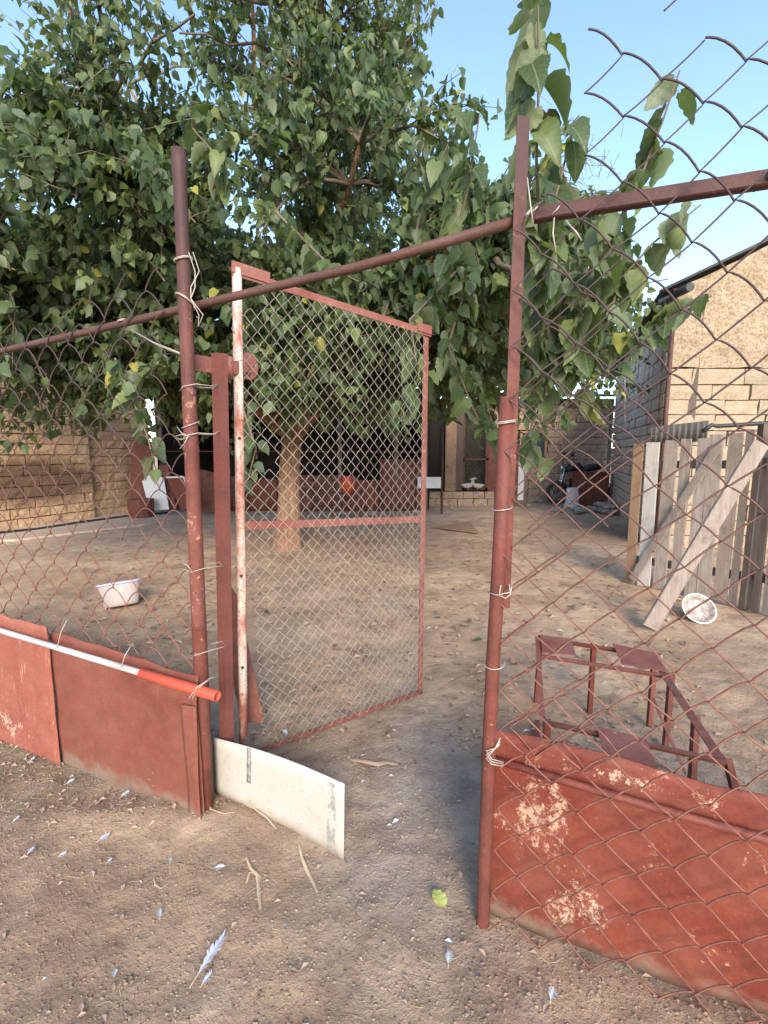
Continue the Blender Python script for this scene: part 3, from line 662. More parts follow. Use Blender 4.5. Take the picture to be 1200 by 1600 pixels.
for u0, u1, vt, vb_, w2, mt in slats:
    A_, B_ = (WA, WB_) if not w2 else (WB_, (3.75, 3.3))
    off = -.012
    a = pl(u0, vb_, A_, B_, off); b = pl(u1, vb_, A_, B_, off); zt = pl((u0 + u1) / 2, vt, A_, B_, off).z; zb = max(0.01, (a.z + b.z) / 2)
    th = .022; n = Vector((-(B_[1] - A_[1]), B_[0] - A_[0], 0)).normalized(); n = n if n.y > 0 else -n
    lean_ = rr.uniform(-.012, .012); e = (b - a).normalized() * lean_
    mb = MB()
    jt = [rr.uniform(-.012, .012) for _ in range(4)]
    fr = [Vector((a.x, a.y, zb + jt[0])), Vector((b.x, b.y, zb + jt[1])), Vector((b.x, b.y, (zb + zt) / 2)) + e * .4, Vector((b.x, b.y, zt + jt[2])) + e, Vector((a.x, a.y, zt + jt[3])) + e, Vector((a.x, a.y, (zb + zt) / 2)) + e * .4]
    mb.add(fr + [q_ + n * th for q_ in fr], [(0, 1, 2, 5), (5, 2, 3, 4), (11, 8, 7, 6), (10, 9, 8, 11)] + [(i, 6 + i, 6 + (i + 1) % 6, (i + 1) % 6) for i in range(6)])
    mb.build('slat', M[mt], wf)
for z_ in (.28, 1.35):
    MB().bar((WA[0] + .02, WA[1] + .05, z_), (WB_[0] + .02, WB_[1] + .05, z_ + .03), .04, .08).build('rail', M['wood_dark'], wf)
    MB().bar((WB_[0] + .06, WB_[1] + .04, z_ + .05), (3.8, 3.3, z_ + .05), .04, .08).build('rail', M['wood_dark'], wf)
MB().bar((WB_[0] + .06, WB_[1] + .0, 0), (WB_[0] + .06, WB_[1] + .0, 1.75), .07, .07, up=(0, 1, 0)).build('post', M['wood_dark'], wf)
ba, bb = pl(988, 905, WA, WB_, -.05), pl(1124, 694, WA, WB_, -.05); wn_ = Vector((.88, .47, 0)).normalized()
mb = MB(); mb.bar(ba, bb, .024, .075, up=(bb - ba).normalized().cross(wn_)); mb.build('diagonal_brace', M['wood'], wf)
bp0 = gp(1012, 985); bp1 = Vector(at(1189, 692, 3.72))
dvec = (bp1 - bp0).normalized(); lat = dvec.cross(Vector((0, 1, 0))).normalized()
mb = MB(); mb.bar(bp0 + dvec * .03, bp1, .03, .135, up=lat.cross(dvec) if False else lat, ch=.004); tag(mb.build('plank', M['wood']), 'long pale plank propped diagonally against the board fence', 'plank')
m = MB(); a = at(1016, 692, 5.7); b = at(1104, 690, 5.4)
m.grid(lambda i, j: a.lerp(b, i) + Vector((0, .02 * math.sin(i * 60), .19 * j + .05 * i * j)), 60, 2, .006, (0, 1, 0)); tag(m.build('corrugated_sheet', M['roof']), 'grey corrugated sheet sticking up behind the board fence', 'metal sheet')
tag(MB().tube([at(1098, 674, 5.0), at(1112, 664, 5.0), at(1120, 666, 5.0), at(1215, 660, 4.9), at(1330, 655, 4.7)], .022, 7).build('dark_pipe', M['black']), 'dark pipe lying along the top behind the board fence', 'pipe')

# round pan
p = gp(1098, 972); ax = Vector((-.10, -.80, .62)).normalized(); a = ax.orthogonal().normalized(); b = ax.cross(a); c_ = p + Vector((0, .06, .105))
pan = thing('pan', p, 'round pale enamel pan with a rim lying tilted by the board fence', 'pan')
def disc(rr_, hh_, i): t_ = 2 * math.pi * i; return c_ + (a * math.cos(t_) + b * math.sin(t_)) * rr_ + ax * hh_
prof = [(0.0, -.04), (.09, -.042), (.105, -.03), (.125, 0), (.135, .004), (.138, -.002)]
mb = MB(); mb.grid(lambda i, j: disc(*(lambda k: prof[k])(min(len(prof) - 1, int(round(j * (len(prof) - 1))))), i), 24, len(prof) - 1); mb.build('bowl', M['enamel'], pan)
mb = MB(); mb.tube([disc(.137, 0, k / 28) for k in range(29)], .006, 6, cap=False); mb.build('rim', M['white'], pan)

# oval tub
p = gp(178, 955); bk = thing('tub', p, 'dusty white plastic tub with lilac rim standing in the yard behind the mesh', 'tub')
tilt = Matrix.Rotation(R(-9), 3, 'Y') @ Matrix.Rotation(R(-10), 3, 'X')
def tubpt(i, hh_, s_): t_ = 2 * math.pi * i; return p + Vector((0, .13, .015)) + tilt @ Vector((.20 * s_ * math.cos(t_), .135 * s_ * math.sin(t_), hh_))
prof = [(0, 0), (0, .78), (.02, .82), (.20, .98), (.215, 1.0)]
mb = MB(); mb.grid(lambda i, j: tubpt(i, *prof[min(4, int(round(j * 4)))]), 28, 4); mb.build('wall', M['tub'], bk)
mb = MB(); mb.grid(lambda i, j: tubpt(i, (.205 - .17 * j), .955 - .175 * j), 28, 3); mb.grid(lambda i, j: tubpt(i, .036, .78 * (1 - j)), 28, 1); mb.build('inner_wall', M['lilac'], bk)
mb = MB(); mb.tube([tubpt(k / 32, .218, 1.02) for k in range(33)], .010, 6, cap=False); mb.build('rim', M['lilac'], bk)

# ------------------------------------------------------------------ the tree
FORK = Vector((-1.38, 7.05, 1.72)); BASE = Vector((-1.52, 7.1, 0))
tree = thing('mulberry_tree', BASE, 'large mulberry tree with drooping leafy boughs shading the yard', 'tree')
def curve(a, b, bend, n=9, seed=0):
    a = Vector(a); b = Vector(b); r_ = random.Random(seed); out = []
    for i in range(n + 1):
        t_ = i / n; q_ = a.lerp(b, t_) + Vector((0, 0, bend * math.sin(math.pi * t_)))
        w_ = (b - a).length * .035 * math.sin(math.pi * t_)
        out.append(q_ + Vector((r_.uniform(-w_, w_), r_.uniform(-w_, w_), r_.uniform(-w_, w_))))
    return out
tp = [BASE + Vector((0, 0, -.1)), BASE + Vector((0, 0, .05)), BASE + Vector((.03, 0, .3)), BASE + Vector((.05, 0, .8)), BASE + Vector((.08, -.02, 1.3)), FORK]
MB().tube(tp, [.34, .25, .195, .17, .16, .14], 16).build('trunk', M['bark'], tree)
limb_ends = [((1.2, 6.0, 4.4), .5), ((2.1, 5.2, 3.4), .7), ((-.2, 4.3, 4.1), .3), ((-2.5, 4.3, 4.1), .4), ((-4.6, 5.4, 3.8), .6), ((-3.6, 7.2, 6.6), .2), ((-1.6, 6.3, 7.2), .1),
             ((0.2, 7.3, 6.2), .3), ((2.2, 7.6, 4.2), .6), ((-5.4, 7.2, 4.4), .6), ((-1.0, 9.3, 5.2), .3), ((.75, 3.9, 3.1), .7), ((-3.3, 3.9, 3.1), .8), ((-.6, 5.2, 5.6), .2), ((-6.2, 5.0, 4.6), .5)]
limbs = []
for k, (e, bend) in enumerate(limb_ends):
    pts = curve(FORK + Vector((0, 0, -.05)), e, bend, 10, k); limbs.append(pts)
    r0 = .075 if k not in (1, 0) else .11
    MB().tube(pts, [r0 * (1 - .85 * i / 10) + .008 for i in range(11)], 8).build('branch', M['bark'], tree)
ells = [(-1.3, 5.7, 2.15, 2.7, 1.3, .5, .5), (-1.9, 5.3, 5.0, 2.1, 1.5, 2.1, .6), (-.9, 8.6, 2.65, 4.4, 1.5, .8, .9), (2.6, 8.6, 2.7, 1.7, 1.5, .7, .4), (-.6, 6.2, 2.55, 3.6, 1.9, .65, 1.0), (-3.6, 4.7, 2.45, 1.6, 1.1, .8, .55), (-5.6, 8.4, 3.2, 2.4, 1.2, .7, .3), (-2.1, 6.3, 5.7, 2.6, 2.5, 2.6, 1.25), (-1.2, 5.6, 3.55, 3.7, 2.1, 1.5, 1.25), (-4.2, 5.4, 3.7, 2.9, 2.3, 2.2, 1.15), (1.05, 4.9, 2.95, 1.45, 1.5, 1.15, .5), (1.6, 7.2, 3.3, 1.6, 1.7, 1.3, .35), (-5.2, 6.6, 5.2, 2.2, 2.2, 2.0, .4), (-.3, 8.3, 3.9, 3.0, 1.7, 1.7, .5)]
wsum = np.array([e[6] for e in ells]); wsum /= wsum.sum()
LV = []     # leaves: pos, dir, nrm, size
tw = MB()
def add_leaf(p, out, size, droop=.75, r_=rng):
    if p.x < -2.4 and p.z > 4.4 and r_.uniform() < min(.8, .35 + .35 * (p.z - 4.4)): return
    if p.x < -3.2 and 3.0 < p.z <= 4.4 and r_.uniform() < .3: return
    d = Vector((out.x * r_.uniform(.2, 1.0) + r_.normal(0, .35), out.y * r_.uniform(.2, 1.0) + r_.normal(0, .35), -droop + r_.normal(0, .38))).normalized()
    nn = Vector((out.x * .6 + r_.normal(0, .45), out.y * .6 + r_.normal(0, .45), .55 + r_.normal(0, .35)))
    nn = nn - d * nn.dot(d); nn = nn.normalized() if nn.length > 1e-3 else d.orthogonal().normalized()
    LV.append((p, d, nn, size))
nsub = 980
for k in range(nsub):
    e = ells[rng.choice(len(ells), p=wsum)]
    while True:
        q = rng.normal(size=3); q /= np.linalg.norm(q); q *= rng.uniform(.45, 1.0) ** .6
        p = Vector((e[0] + q[0] * e[3], e[1] + q[1] * e[4], e[2] + q[2] * e[5]))
        if p.z < 1.45 or p.y < 2.9: continue
        if p.z < 1.85 and -2.6 < p.x < 1.3 and 4.0 < p.y < 8.0: continue
        if p.x < -3.4 and p.z > 3.3 and rng.uniform() < .55: continue
        if p.x < -2.7 and p.z > 4.7 and rng.uniform() < .88: continue
        if p.x < -4.0 and p.z > 4.2 and p.z > 4.6 + (p.x + 5.6) * 1.5: continue
        if p.z < 1.75 and p.x > -3.0: continue
        if p.x < -5.2 and p.z < 3.4: continue
        break
    # nearest limb point not too far along
    best = None
    for L in limbs:
        for i, lp in enumerate(L[3:]):
            dd = (p - lp).length - (0.25 if i > 3 else 0)
            if best is None or dd < best[0]: best = (dd, lp)
    st_ = best[1]; pts = curve(st_, p, .18 * (p - st_).length * rng.uniform(.2, 1), 6, k)
    ln_ = (p - st_).length
    tw.tube(pts, [.018 * (1 - .75 * i / 6) + .003 for i in range(7)], 4, cap=False)
    out0 = Vector((p.x + 1.4, p.y - 6.8, 0)); out0 = out0.normalized() if out0.length > .1 else Vector((0, -1, 0))
    ntw = int(rng.integers(7, 10))
    for j in range(ntw):
        f_ = 0.30 + .70 * (j + rng.uniform(0, 1)) / ntw; ii = min(5, int(f_ * 6)); bp = pts[ii].lerp(pts[ii + 1], f_ * 6 - ii)
        dirn = Vector((out0.x + rng.normal(0, .8), out0.y + rng.normal(0, .8), rng.normal(.25, .65) + (.7 if p.z > 5 else 0))).normalized()
        tl = rng.uniform(.35, .85)
        mid = bp + dirn * tl * .55; end = bp + dirn * tl + Vector((0, 0, -.22 * tl * (0.2 if p.z > 5.5 else 1)))
        tw.tube([bp, mid, end], [.006, .0045, .002], 3, cap=False)
        nl = int(tl * (24 if p.z < 4.2 else 32))
        for m_ in range(nl):
            f2 = .12 + .88 * m_ / nl
            lp = bp.lerp(mid, f2 * 2) if f2 < .5 else mid.lerp(end, f2 * 2 - 1)
            az = m_ * 2.4 + rng.uniform(-.5, .5); o_ = Vector((math.cos(az), math.sin(az), 0)) * .6 + out0 * .5
            add_leaf(lp + Vector((rng.normal(0, .03), rng.normal(0, .03), rng.normal(0, .03))), o_, rng.uniform(.05, .105) * (0.78 if p.z > 4.2 else 1))
# boughs reaching out over the fence, leaf by leaf
JN = at(860, 560, 3.0)
big = MB()
big.tube(curve(limbs[11][-1], JN, .15, 6, 77), [.03, .028, .026, .024, .022, .02, .018], 6); big.build('bough', M['twig'], tree)
up_shoots = [[at(560, 220, 5.6), at(620, 110, 5.5), at(684, 5, 5.4)], [at(520, 170, 5.6), at(570, 70, 5.5), at(610, -20, 5.4)], [at(585, 260, 5.4), at(625, 200, 5.3), at(640, 135, 5.2)], [at(470, 120, 5.8), at(520, 30, 5.7), at(540, -30, 5.6)], [at(640, 280, 4.6), at(668, 210, 4.5), at(676, 150, 4.5)], [at(560, 120, 5.5), at(640, 60, 5.4), at(665, -30, 5.3)], [at(600, 300, 5.0), at(615, 250, 5.0), at(655, 190, 4.9)]]
def W3(x, y, z): return Vector((x, y, z))
sprays = [(q_, .62, 2) for q_ in up_shoots] + [([W3(-1.6, 6.2, 2.7), W3(-1.5, 5.9, 2.3), W3(-1.75, 5.7, 1.8)], .85, 4), ([W3(-1.0, 6.3, 2.8), W3(-1.1, 5.9, 2.3), W3(-1.2, 5.8, 1.85)], .85, 4), ([W3(-.5, 6.2, 2.8), W3(-.6, 5.8, 2.4), W3(-.7, 5.7, 1.8)], .85, 4), ([W3(-2.2, 6.2, 2.7), W3(-2.2, 5.8, 2.2), W3(-2.4, 5.7, 1.7)], .85, 4), ([W3(0.1, 6.2, 2.8), W3(0, 5.8, 2.3), W3(.1, 5.7, 1.8)], .85, 4), ([W3(-1.9, 5.4, 2.9), W3(-1.9, 5.1, 2.4), W3(-2.1, 5.0, 1.9)], .85, 4), ([W3(.7, 6.0, 2.8), W3(.8, 5.7, 2.3), W3(.75, 5.6, 1.9)], .85, 4),
          ([JN, at(845, 420, 2.5), at(838, 250, 2.25), at(842, 120, 2.15), at(840, -20, 2.1)], 1.0, 2),
          ([JN, at(880, 470, 2.8), at(950, 390, 2.5), at(1000, 280, 2.4), at(1035, 190, 2.35), at(1062, 110, 2.3)], 1.0, 1),
          ([JN, at(940, 470, 2.8), at(1020, 380, 2.6), at(1095, 320, 2.5)], 1.0, 1),
          ([JN, at(960, 540, 2.9), at(1040, 500, 2.8), at(1112, 462, 2.7)], 1.0, 1),
          ([at(845, 420, 2.5), at(870, 300, 2.5), at(895, 205, 2.5)], .95, 1),
          ([at(700, 420, 3.0), at(730, 300, 2.9), at(750, 175, 2.9)], .9, 2),
          ([at(640, 400, 3.3), at(668, 300, 3.2), at(700, 225, 3.1)], .8, 2),
          ([limbs[11][-1], at(640, 500, 3.3), at(655, 590, 3.2), at(615, 670, 3.15)], .95, 1),
          ([limbs[11][-1], at(700, 540, 3.4), at(740, 640, 3.4), at(772, 700, 3.5)], .95, 2),
          ([JN, at(900, 590, 3.1), at(930, 640, 3.2)], .95, 1),
          ([JN, at(850, 620, 3.2), at(825, 680, 3.3), at(850, 730, 3.4)], .9, 1),
          ([JN, at(930, 560, 3.0), at(985, 590, 3.0)], .8, 1),
          ([at(330, 300, 3.4), at(345, 250, 3.3), at(300, 200, 3.3)], .8, 2), ([at(430, 330, 3.4), at(520, 420, 3.1), at(560, 440, 3.1)], .9, 1),
          ([at(380, 640, 3.6), at(400, 700, 3.5), at(385, 760, 3.5)], .8, 2), ([at(180, 560, 3.6), at(230, 680, 3.5), at(245, 740, 3.5)], .85, 2),
          ([at(900, 320, 2.9), at(860, 230, 2.9), at(905, 180, 2.8)], .5, 2), ([JN, at(920, 430, 2.9), at(945, 330, 2.8)], .9, 1), ([JN, at(900, 500, 2.7), at(930, 440, 2.7), at(985, 430, 2.7)], .95, 1), ([JN, at(960, 470, 2.7), at(975, 380, 2.7)], .95, 1)]
pet = MB()
for k, (pp, sc, per) in enumerate(sprays):
    big = MB(); big.tube(pp, [.009 * (1 - .7 * i / (len(pp) - 1)) + .001 for i in range(len(pp))], 5, cap=False)
    big.build('bough', M['twig'], tree)
    tot = sum((pp[i + 1] - pp[i]).length for i in range(len(pp) - 1)); n = int(tot / (.05 if per == 1 else .075)); 
    for m_ in range(n):
        f_ = (m_ + .6) / n * tot; i = 0
        while i < len(pp) - 2 and f_ > (pp[i + 1] - pp[i]).length: f_ -= (pp[i + 1] - pp[i]).length; i += 1
        q = pp[i].lerp(pp[i + 1], min(1, f_ / (pp[i + 1] - pp[i]).length))
        for _ in range(per):
            az = rng.uniform(0, 6.28); o_ = Vector((math.cos(az), math.sin(az), .0))
            e_ = q + o_ * rng.uniform(.02, .05) + Vector((0, 0, rng.uniform(-.01, .02)))
            pet.tube([q, q.lerp(e_, .6) + Vector((0, 0, .008)), e_], .0012, 3, cap=False)
            add_leaf(e_, o_, sc * rng.uniform(.095, .155), droop=1.0)
tw.build('twigs', M['twig'], tree)['kind'] = 'stuff'
pet.build('petioles', M['twig'], tree)['kind'] = 'stuff'
# dry brown inflorescence tangle
dt = MB(); cc = at(915, 270, 2.75)
for k in range(60):
    a = cc + Vector((rng.normal(0, .11), rng.normal(0, .06), rng.normal(0, .10))); b = a + Vector((rng.normal(0, .05), rng.normal(0, .03), rng.normal(.02, .05))); dt.tube([a, a.lerp(b, .5) + Vector((0, 0, .01)), b], .0014, 3, cap=False)
dt.build('dry_twigs', M['twig'], tree)['kind'] = 'stuff'
# leaf meshes
def leaf_hi(seed):
    r_ = random.Random(seed); rows = 13; vs = []; uv = []; fs = []
    asym = r_.uniform(.9, 1.1); fold = r_.uniform(.15, .85); dr = r_.uniform(.2, .75); wav = r_.uniform(.03, .07)
    for i in range(rows):
        y = i / (rows - 1); w_ = .40 * (math.sin(math.pi * min(1, y ** .62 * .98)) ** .85) if y < .9 else .40 * .26 * (1 - y) / .1
        if i == 0: w_ = .10
        w_ += (.018 if i % 2 else -.012) if 0 < i < rows - 1 else 0
        yy = y - (.08 if i == 0 else 0) * 0
        for sgn in (-1, 0, 1):
            x = sgn * w_ * (asym if sgn > 0 else 1); ye = y - (.10 * (1 - y) if sgn else 0)
            zz = fold * abs(x) - dr * y * y + (wav * math.sin(i * 1.9 + seed + sgn) if sgn else 0)
            vs.append((x, ye, zz)); uv.append((.5 + x, y))
    for i in range(rows - 1):
        for c in (0, 1): fs.append((i * 3 + c, i * 3 + c + 1, (i + 1) * 3 + c + 1, (i + 1) * 3 + c))
    me = bpy.data.meshes.new('leaf'); me.from_pydata(vs, [], fs); me.materials.append(M['leaf'])
    ul = me.uv_layers.new(name='UVMap')
    for l in me.loops: ul.data[l.index].uv = uv[l.vertex_index]
    for p_ in me.polygons: p_.use_smooth = True
    me.update(); return me
hi = [leaf_hi(k) for k in range(10)]
LV2 = [(proj_size(l[0], l[3]), l) for l in LV]; LV2.sort(key=lambda t_: -t_[0])
cnt = 0; far = []
for sz, l in LV2:
    p, d, nn, s_ = l
    if cnt < 298 and sz > 0:
        sd_ = d.cross(nn); rot = Matrix((sd_, d, nn)).transposed()
        link_mesh('leaf', hi[cnt % 10], tree, p, rot, (s_ * 1.15, s_ * 1.25, s_)); cnt += 1
    else: far.append(l)
base = np.array([(0, 0, 0), (0, .35, .0), (0, .7, -.06), (0, 1.05, -.2), (-.26, .02, .09), (-.40, .35, .10), (-.22, .74, .0), (.26, .02, .09), (.40, .35, .10), (.22, .74, .0)], float)
fq = [(0, 1, 5, 4), (1, 2, 6, 5), (2, 3, 6), (1, 0, 7, 8), (2, 1, 8, 9), (3, 2, 9)]
P_ = np.array([tuple(l[0]) for l in far]); D_ = np.array([tuple(l[1]) for l in far]); N_ = np.array([tuple(l[2]) for l in far]); S_ = np.array([l[3] for l in far]) * 1.2
X_ = np.cross(D_, N_); n = len(far)
droopk = rng.uniform(.3, 1.6, n); foldk = rng.uniform(-.3, 2.2, n)
bz = base[None, :, :].repeat(n, 0); bz[:, :, 2] = bz[:, :, 2] * np.where(np.abs(base[:, 0])[None, :] > 0, foldk[:, None], droopk[:, None])
V = P_[:, None, :] + S_[:, None, None] * (bz[:, :, 0:1] * X_[:, None, :] + bz[:, :, 1:2] * D_[:, None, :] + bz[:, :, 2:3] * N_[:, None, :])
V = (V - np.array(tuple(BASE))[None, None, :]).reshape(-1, 3)
lt = np.array([len(f) for f in fq]); ls = np.concatenate(fq); nlp = len(ls)
loops = (ls[None, :] + (np.arange(n) * 10)[:, None]).reshape(-1)
tot = np.tile(lt, n); start = np.concatenate([[0], np.cumsum(tot)[:-1]])
me = bpy.data.meshes.new('crown'); me.vertices.add(len(V)); me.vertices.foreach_set('co', V.astype(np.float32).ravel())
me.loops.add(len(loops)); me.loops.foreach_set('vertex_index', loops.astype(np.int32))
me.polygons.add(len(tot)); me.polygons.foreach_set('loop_start', start.astype(np.int32)); me.polygons.foreach_set('loop_total', tot.astype(np.int32))
me.update(calc_edges=True); me.validate()
tint = rng.beta(1.6, 1.9, n) * .95; tint[rng.uniform(size=n) < .018] = .985
at_ = me.attributes.new('tint', 'FLOAT', 'POINT'); at_.data.foreach_set('value', np.repeat(tint, 10).astype(np.float32))
me.materials.append(M['leaf_far']); co = bpy.data.objects.new('crown', me); C.objects.link(co); co.parent = tree; co['kind'] = 'stuff'
print('leaves', len(LV))

# ------------------------------------------------------------------ chain link
def chain(parent, A, B, z_of, w_, h_, rad, mat, s0, s1, off=0.0, arc=(0.02, 0.02), keep=None, seed=1, warp=0.0, sides=4, name='wire', bulge=0.0):
    """zigzag wires woven along A->B; z_of(s)->(z0,z1) ; keep(s,z)->bool drops torn parts"""
    A = Vector((*A, 0)); B = Vector((*B, 0)); d = (B - A).normalized(); n = Vector((-d.y, d.x, 0)); 
    if n.y < 0: n = -n
    k = 0; s = s0
    while s < s1:
        z0, z1 = z_of(s + w_ / 2); pts = []; runs = []
        j0 = int(math.floor(z0 / (h_ / 2))); j1 = int(math.ceil(z1 / (h_ / 2)))
        def node(j):
            side = (j + k) % 2
            ss = s + (w_ if side else 0); zz = j * h_ / 2
            hook = (0.0035 if side else -0.0035) * (1 if rad > .0015 else .5)
            ws = warp * (nz((ss, zz, 0), 1.6, seed) + .5 * nz((ss, zz, 0), 4.5, seed + 3)); wz = warp * (nz((ss, zz, 5), 1.6, seed) + .5 * nz((ss, zz, 5), 4.5, seed + 3)); wn_ = warp * .8 * nz((ss, zz, 9), 2.0, seed)
            return ss, zz, A + d * (ss + ws) + n * (off + hook * (1 if side else 1) + wn_) + Vector((0, 0, zz + wz)), side
        for j in range(j0, j1):
            a = node(j); b = node(j + 1)
            zm = (a[1] + b[1]) / 2
            if zm < z0 or zm > z1 or (keep and not keep((a[0] + b[0]) / 2, zm)):
                if len(pts) > 1: runs.append(pts)
                pts = []; continue
            if not pts: pts = [a[2]]
            ac = arc[0] if b[3] else arc[1]
            if len(arc) == 3:
                hi_ = min(1, max(0, (zm - .95) / .7)); ac = arc[2] * ((.45 * (1 - hi_)) if b[3] else hi_)
            if ac or bulge:
                bo = n * (bulge if b[3] else -bulge)
                for tq in ((.15, .35, .55, .75, .9) if rad > .002 else (.35, .7)): pts.append(a[2].lerp(b[2], tq) + (Vector((0, 0, ac)) + bo) * (4 * tq * (1 - tq)))
            pts.append(b[2])
        if len(pts) > 1: runs.append(pts)
        for q in runs: MB().tube(q, rad, sides, cap=False).build(name, mat, parent)
        s += w_; k += 1

LP = Vector((-.745, 1.75)); RP = Vector((.313, 1.288)); fd = (RP - LP).normalized(); 
fA, fB = tuple(LP), tuple(RP)
def fs(u, v, off=0): q = pl(u, v, fA, fB, off); return (Vector((q.x, q.y)) - LP).dot(fd)   # distance along the fence line
def fpt(s, z, off=0.0):
    n = Vector((-fd.y, fd.x)); q = LP + fd * s + n * off; return Vector((q.x, q.y, z))
# ---- left run
lf = thing('wire_fence', (LP.x, LP.y, 0), 'rusty chain link fence with a tall red post left of the open gate', 'fence')
top = at(279, 232, 1.86); bot = Vector((LP.x, LP.y, -.05))
top = pl(279, 234, fA, fB, -.0); bot = pl(323, 1262, fA, fB); bot.z -= .08
axis_ = top - bot
def lpost(f): return bot + axis_ * f
zs = [0, .2, .338, .34, .345, .47, .475, .48, .60, .605, .61, .65, .8, .965, .97, .985, 1.0]
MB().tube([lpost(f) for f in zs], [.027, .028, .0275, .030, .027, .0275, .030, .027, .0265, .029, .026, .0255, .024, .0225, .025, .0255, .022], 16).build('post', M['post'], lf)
a = pl(-130, 578, fA, fB, .03); b0 = pl(0, 549, fA, fB, .03); b1 = pl(300, 479, fA, fB, .035); b2 = pl(560, 417, fA, fB, .035); b3 = pl(806, 346, fA, fB, .035)
MB().tube([pl(-400, 640, fA, fB, .03), a, b0, b0.lerp(b1, .5) + Vector((0, 0, -.004)), b1, b2, b3], .0145, 12).build('top_rail', M['rail'], lf)
# angle iron stile behind the post
ai0 = pl(345, 1165, fA, fB, .10); ai1 = pl(342, 551, fA, fB, .10); ai0.z = .02
mb = MB(); mb.angle(ai0 + Vector((.02, 0, 0)), ai1 + Vector((.0, 0, 0)), .033, .005, (-1, .25, 0), (.9, .7, 0)); mb.angle(ai0 + Vector((.02, .012, 0)), ai1 + Vector((0, .012, 0)), .019, .005, (1, .3, 0), (0, 1, 0)); mb.build('angle_post', M['dred'], lf)
def rail_z(s): 
    u_s = (s - 0) / (2.0); return 2.02 + .01 * s
def lkeep(s, z):
    # torn corner near the post and holes
    if z > 1.55 + .25 * (-s) and s > -.38: return (math.sin(s * 40) + math.cos(z * 33)) > -.4 and s < -.10
    if -.55 < s < -.30 and 1.0 < z < 1.12: return False
    return True
chain(lf, fA, fB, lambda s: (.30, 1.99 + (0.16 if -.45 < s < -.1 else 0)), .0785, .150, .0028, M['wire_rust'], -3.0, -.04, off=.012, arc=(.019, .019), keep=lkeep, seed=2, warp=.018)
def tie(parent, pts, r=.0017, mat='tie'): MB().tube(pts, r, 5).build('tie_wire', M[mat], parent)
def loop(parent, c, r, tiltz=.01, turns=1.6, mat='tie', wr=.0017, ex=1.0):
    pts = []; n = int(18 * turns)
    for i in range(n + 1):
        t_ = 2 * math.pi * i / 18; pts.append(c + Vector((r * ex * math.cos(t_), r * math.sin(t_), tiltz * math.sin(t_ + 1) + .004 * i / 18)))
    tie(parent, pts, wr, mat)
def lp_v(v):
    f = (pl(300, v, fA, fB).z - bot.z) / (top.z - bot.z); return lpost(f)
for v_, tz, tn in ((405, .008, 2.2), (470, -.02, 2.3), (665, .012, 1.4)): loop(lf, lp_v(v_), .031, tz, tn)
for v_ in (606, 682, 890, 1016):
    c = lp_v(v_); q_ = c + Vector((.035, .05, 0))
    pts = [c + Vector((-.028, -.014, -.012)), c + Vector((-.005, -.034, .002)), c + Vector((.035, -.02, .012)), c + Vector((.075, .02, .010)), c + Vector((.086, .055, .022 if v_ < 700 else .0)), c + Vector((.06, .08, .01)), c + Vector((.0, .04, .01))]
    tie(lf, pts)
c = lp_v(682); tie(lf, [c + Vector((-.045, -.01, .035)), c + Vector((-.02, -.034, .012)), c + Vector((.005, -.036, 0)), c + Vector((-.01, -.034, -.025)), c + Vector((-.03, -.03, -.045))]); tie(lf, [c + Vector((-.05, -.02, .0)), c + Vector((-.02, -.036, .006)), c + Vector((.01, -.036, .0)), c + Vector((-.02, -.036, -.012)), c + Vector((-.048, -.02, -.008))])
c = lp_v(470)
for dx in (0, .015): tie(lf, [c + Vector((.03 + dx, -.02, .16)), c + Vector((.045 + dx, -.01, .10)), c + Vector((.05 - dx, -.03, .04)), c + Vector((.035, -.035, 0)), c + Vector((.055 + dx, -.02, -.05)), c + Vector((.05, -.02, -.09))])
c = lp_v(890); tie(lf, [c + Vector((-.08, -.01, -.02)), c + Vector((-.03, -.034, .012)), c + Vector((.0, -.036, .0)), c + Vector((-.02, -.036, .03)), c + Vector((-.05, -.02, .034))])
for u_, v_ in ((192, 503),): loop(lf, pl(u_, v_, fA, fB, .03), .018, .004, 2.2)
wl_ = [pl(205, 515, fA, fB, .02), pl(240, 535, fA, fB, .0), pl(290, 555, fA, fB, .01)]
tie(lf, wl_, .0022); tie(lf, [q_ + Vector((.01, 0, -.008)) for q_ in wl_], .0018)

# sheets wired to the left run
def sheet(name, s0, s1, ztop, zbot, off, mat, label, curl=0.0, th=.003, seed=0, nu=44, nv=20, lean=0.0):
    n = Vector((-fd.y, fd.x, 0))
    def f_(i, j):
        s = s0 + (s1 - s0) * i; zt = ztop(i); zb = zbot(i); z = zb + (zt - zb) * j
        o = off + .008 * nz((s, z, 0), 2.5, seed) + .004 * nz((s, z, 0), 8, seed) + curl * max(0, j - .85) * 3 + lean * (1 - j)
        z += .010 * nz((s, 0, 3), 7, seed) * j + .015 * nz((s, 0, 9), 9, seed) * (1 - j)
        return fpt(s, z, o)
    mb = MB(); mb.grid(f_, nu, nv, th, n); return tag(mb.build(name, mat), label, 'metal sheet')
c_ = fpt(-1.38, .22)
M['sheet_worn'] = paint('worn_red_sheet', (0.34, .10, .065), (0.24, .06, .04), chip=(.50, .28, .19), chip_lo=.60, streak=(1.6, 1.6, .22), patch=[((c_.x - .15, c_.y + .05, .10), (.8, .8, .26), (.60, .46, .33), .46), ((c_.x - .5, c_.y + .2, .35), (.5, .5, .4), (.52, .32, .24), .53)])
M['sheet_l'] = paint('red_sheet_paint', (0.225, .060, .038), (0.155, .040, .027), chip=(.5, .3, .2), chip_lo=.70, dusty=.085)
c_ = fpt(1.26, .38)
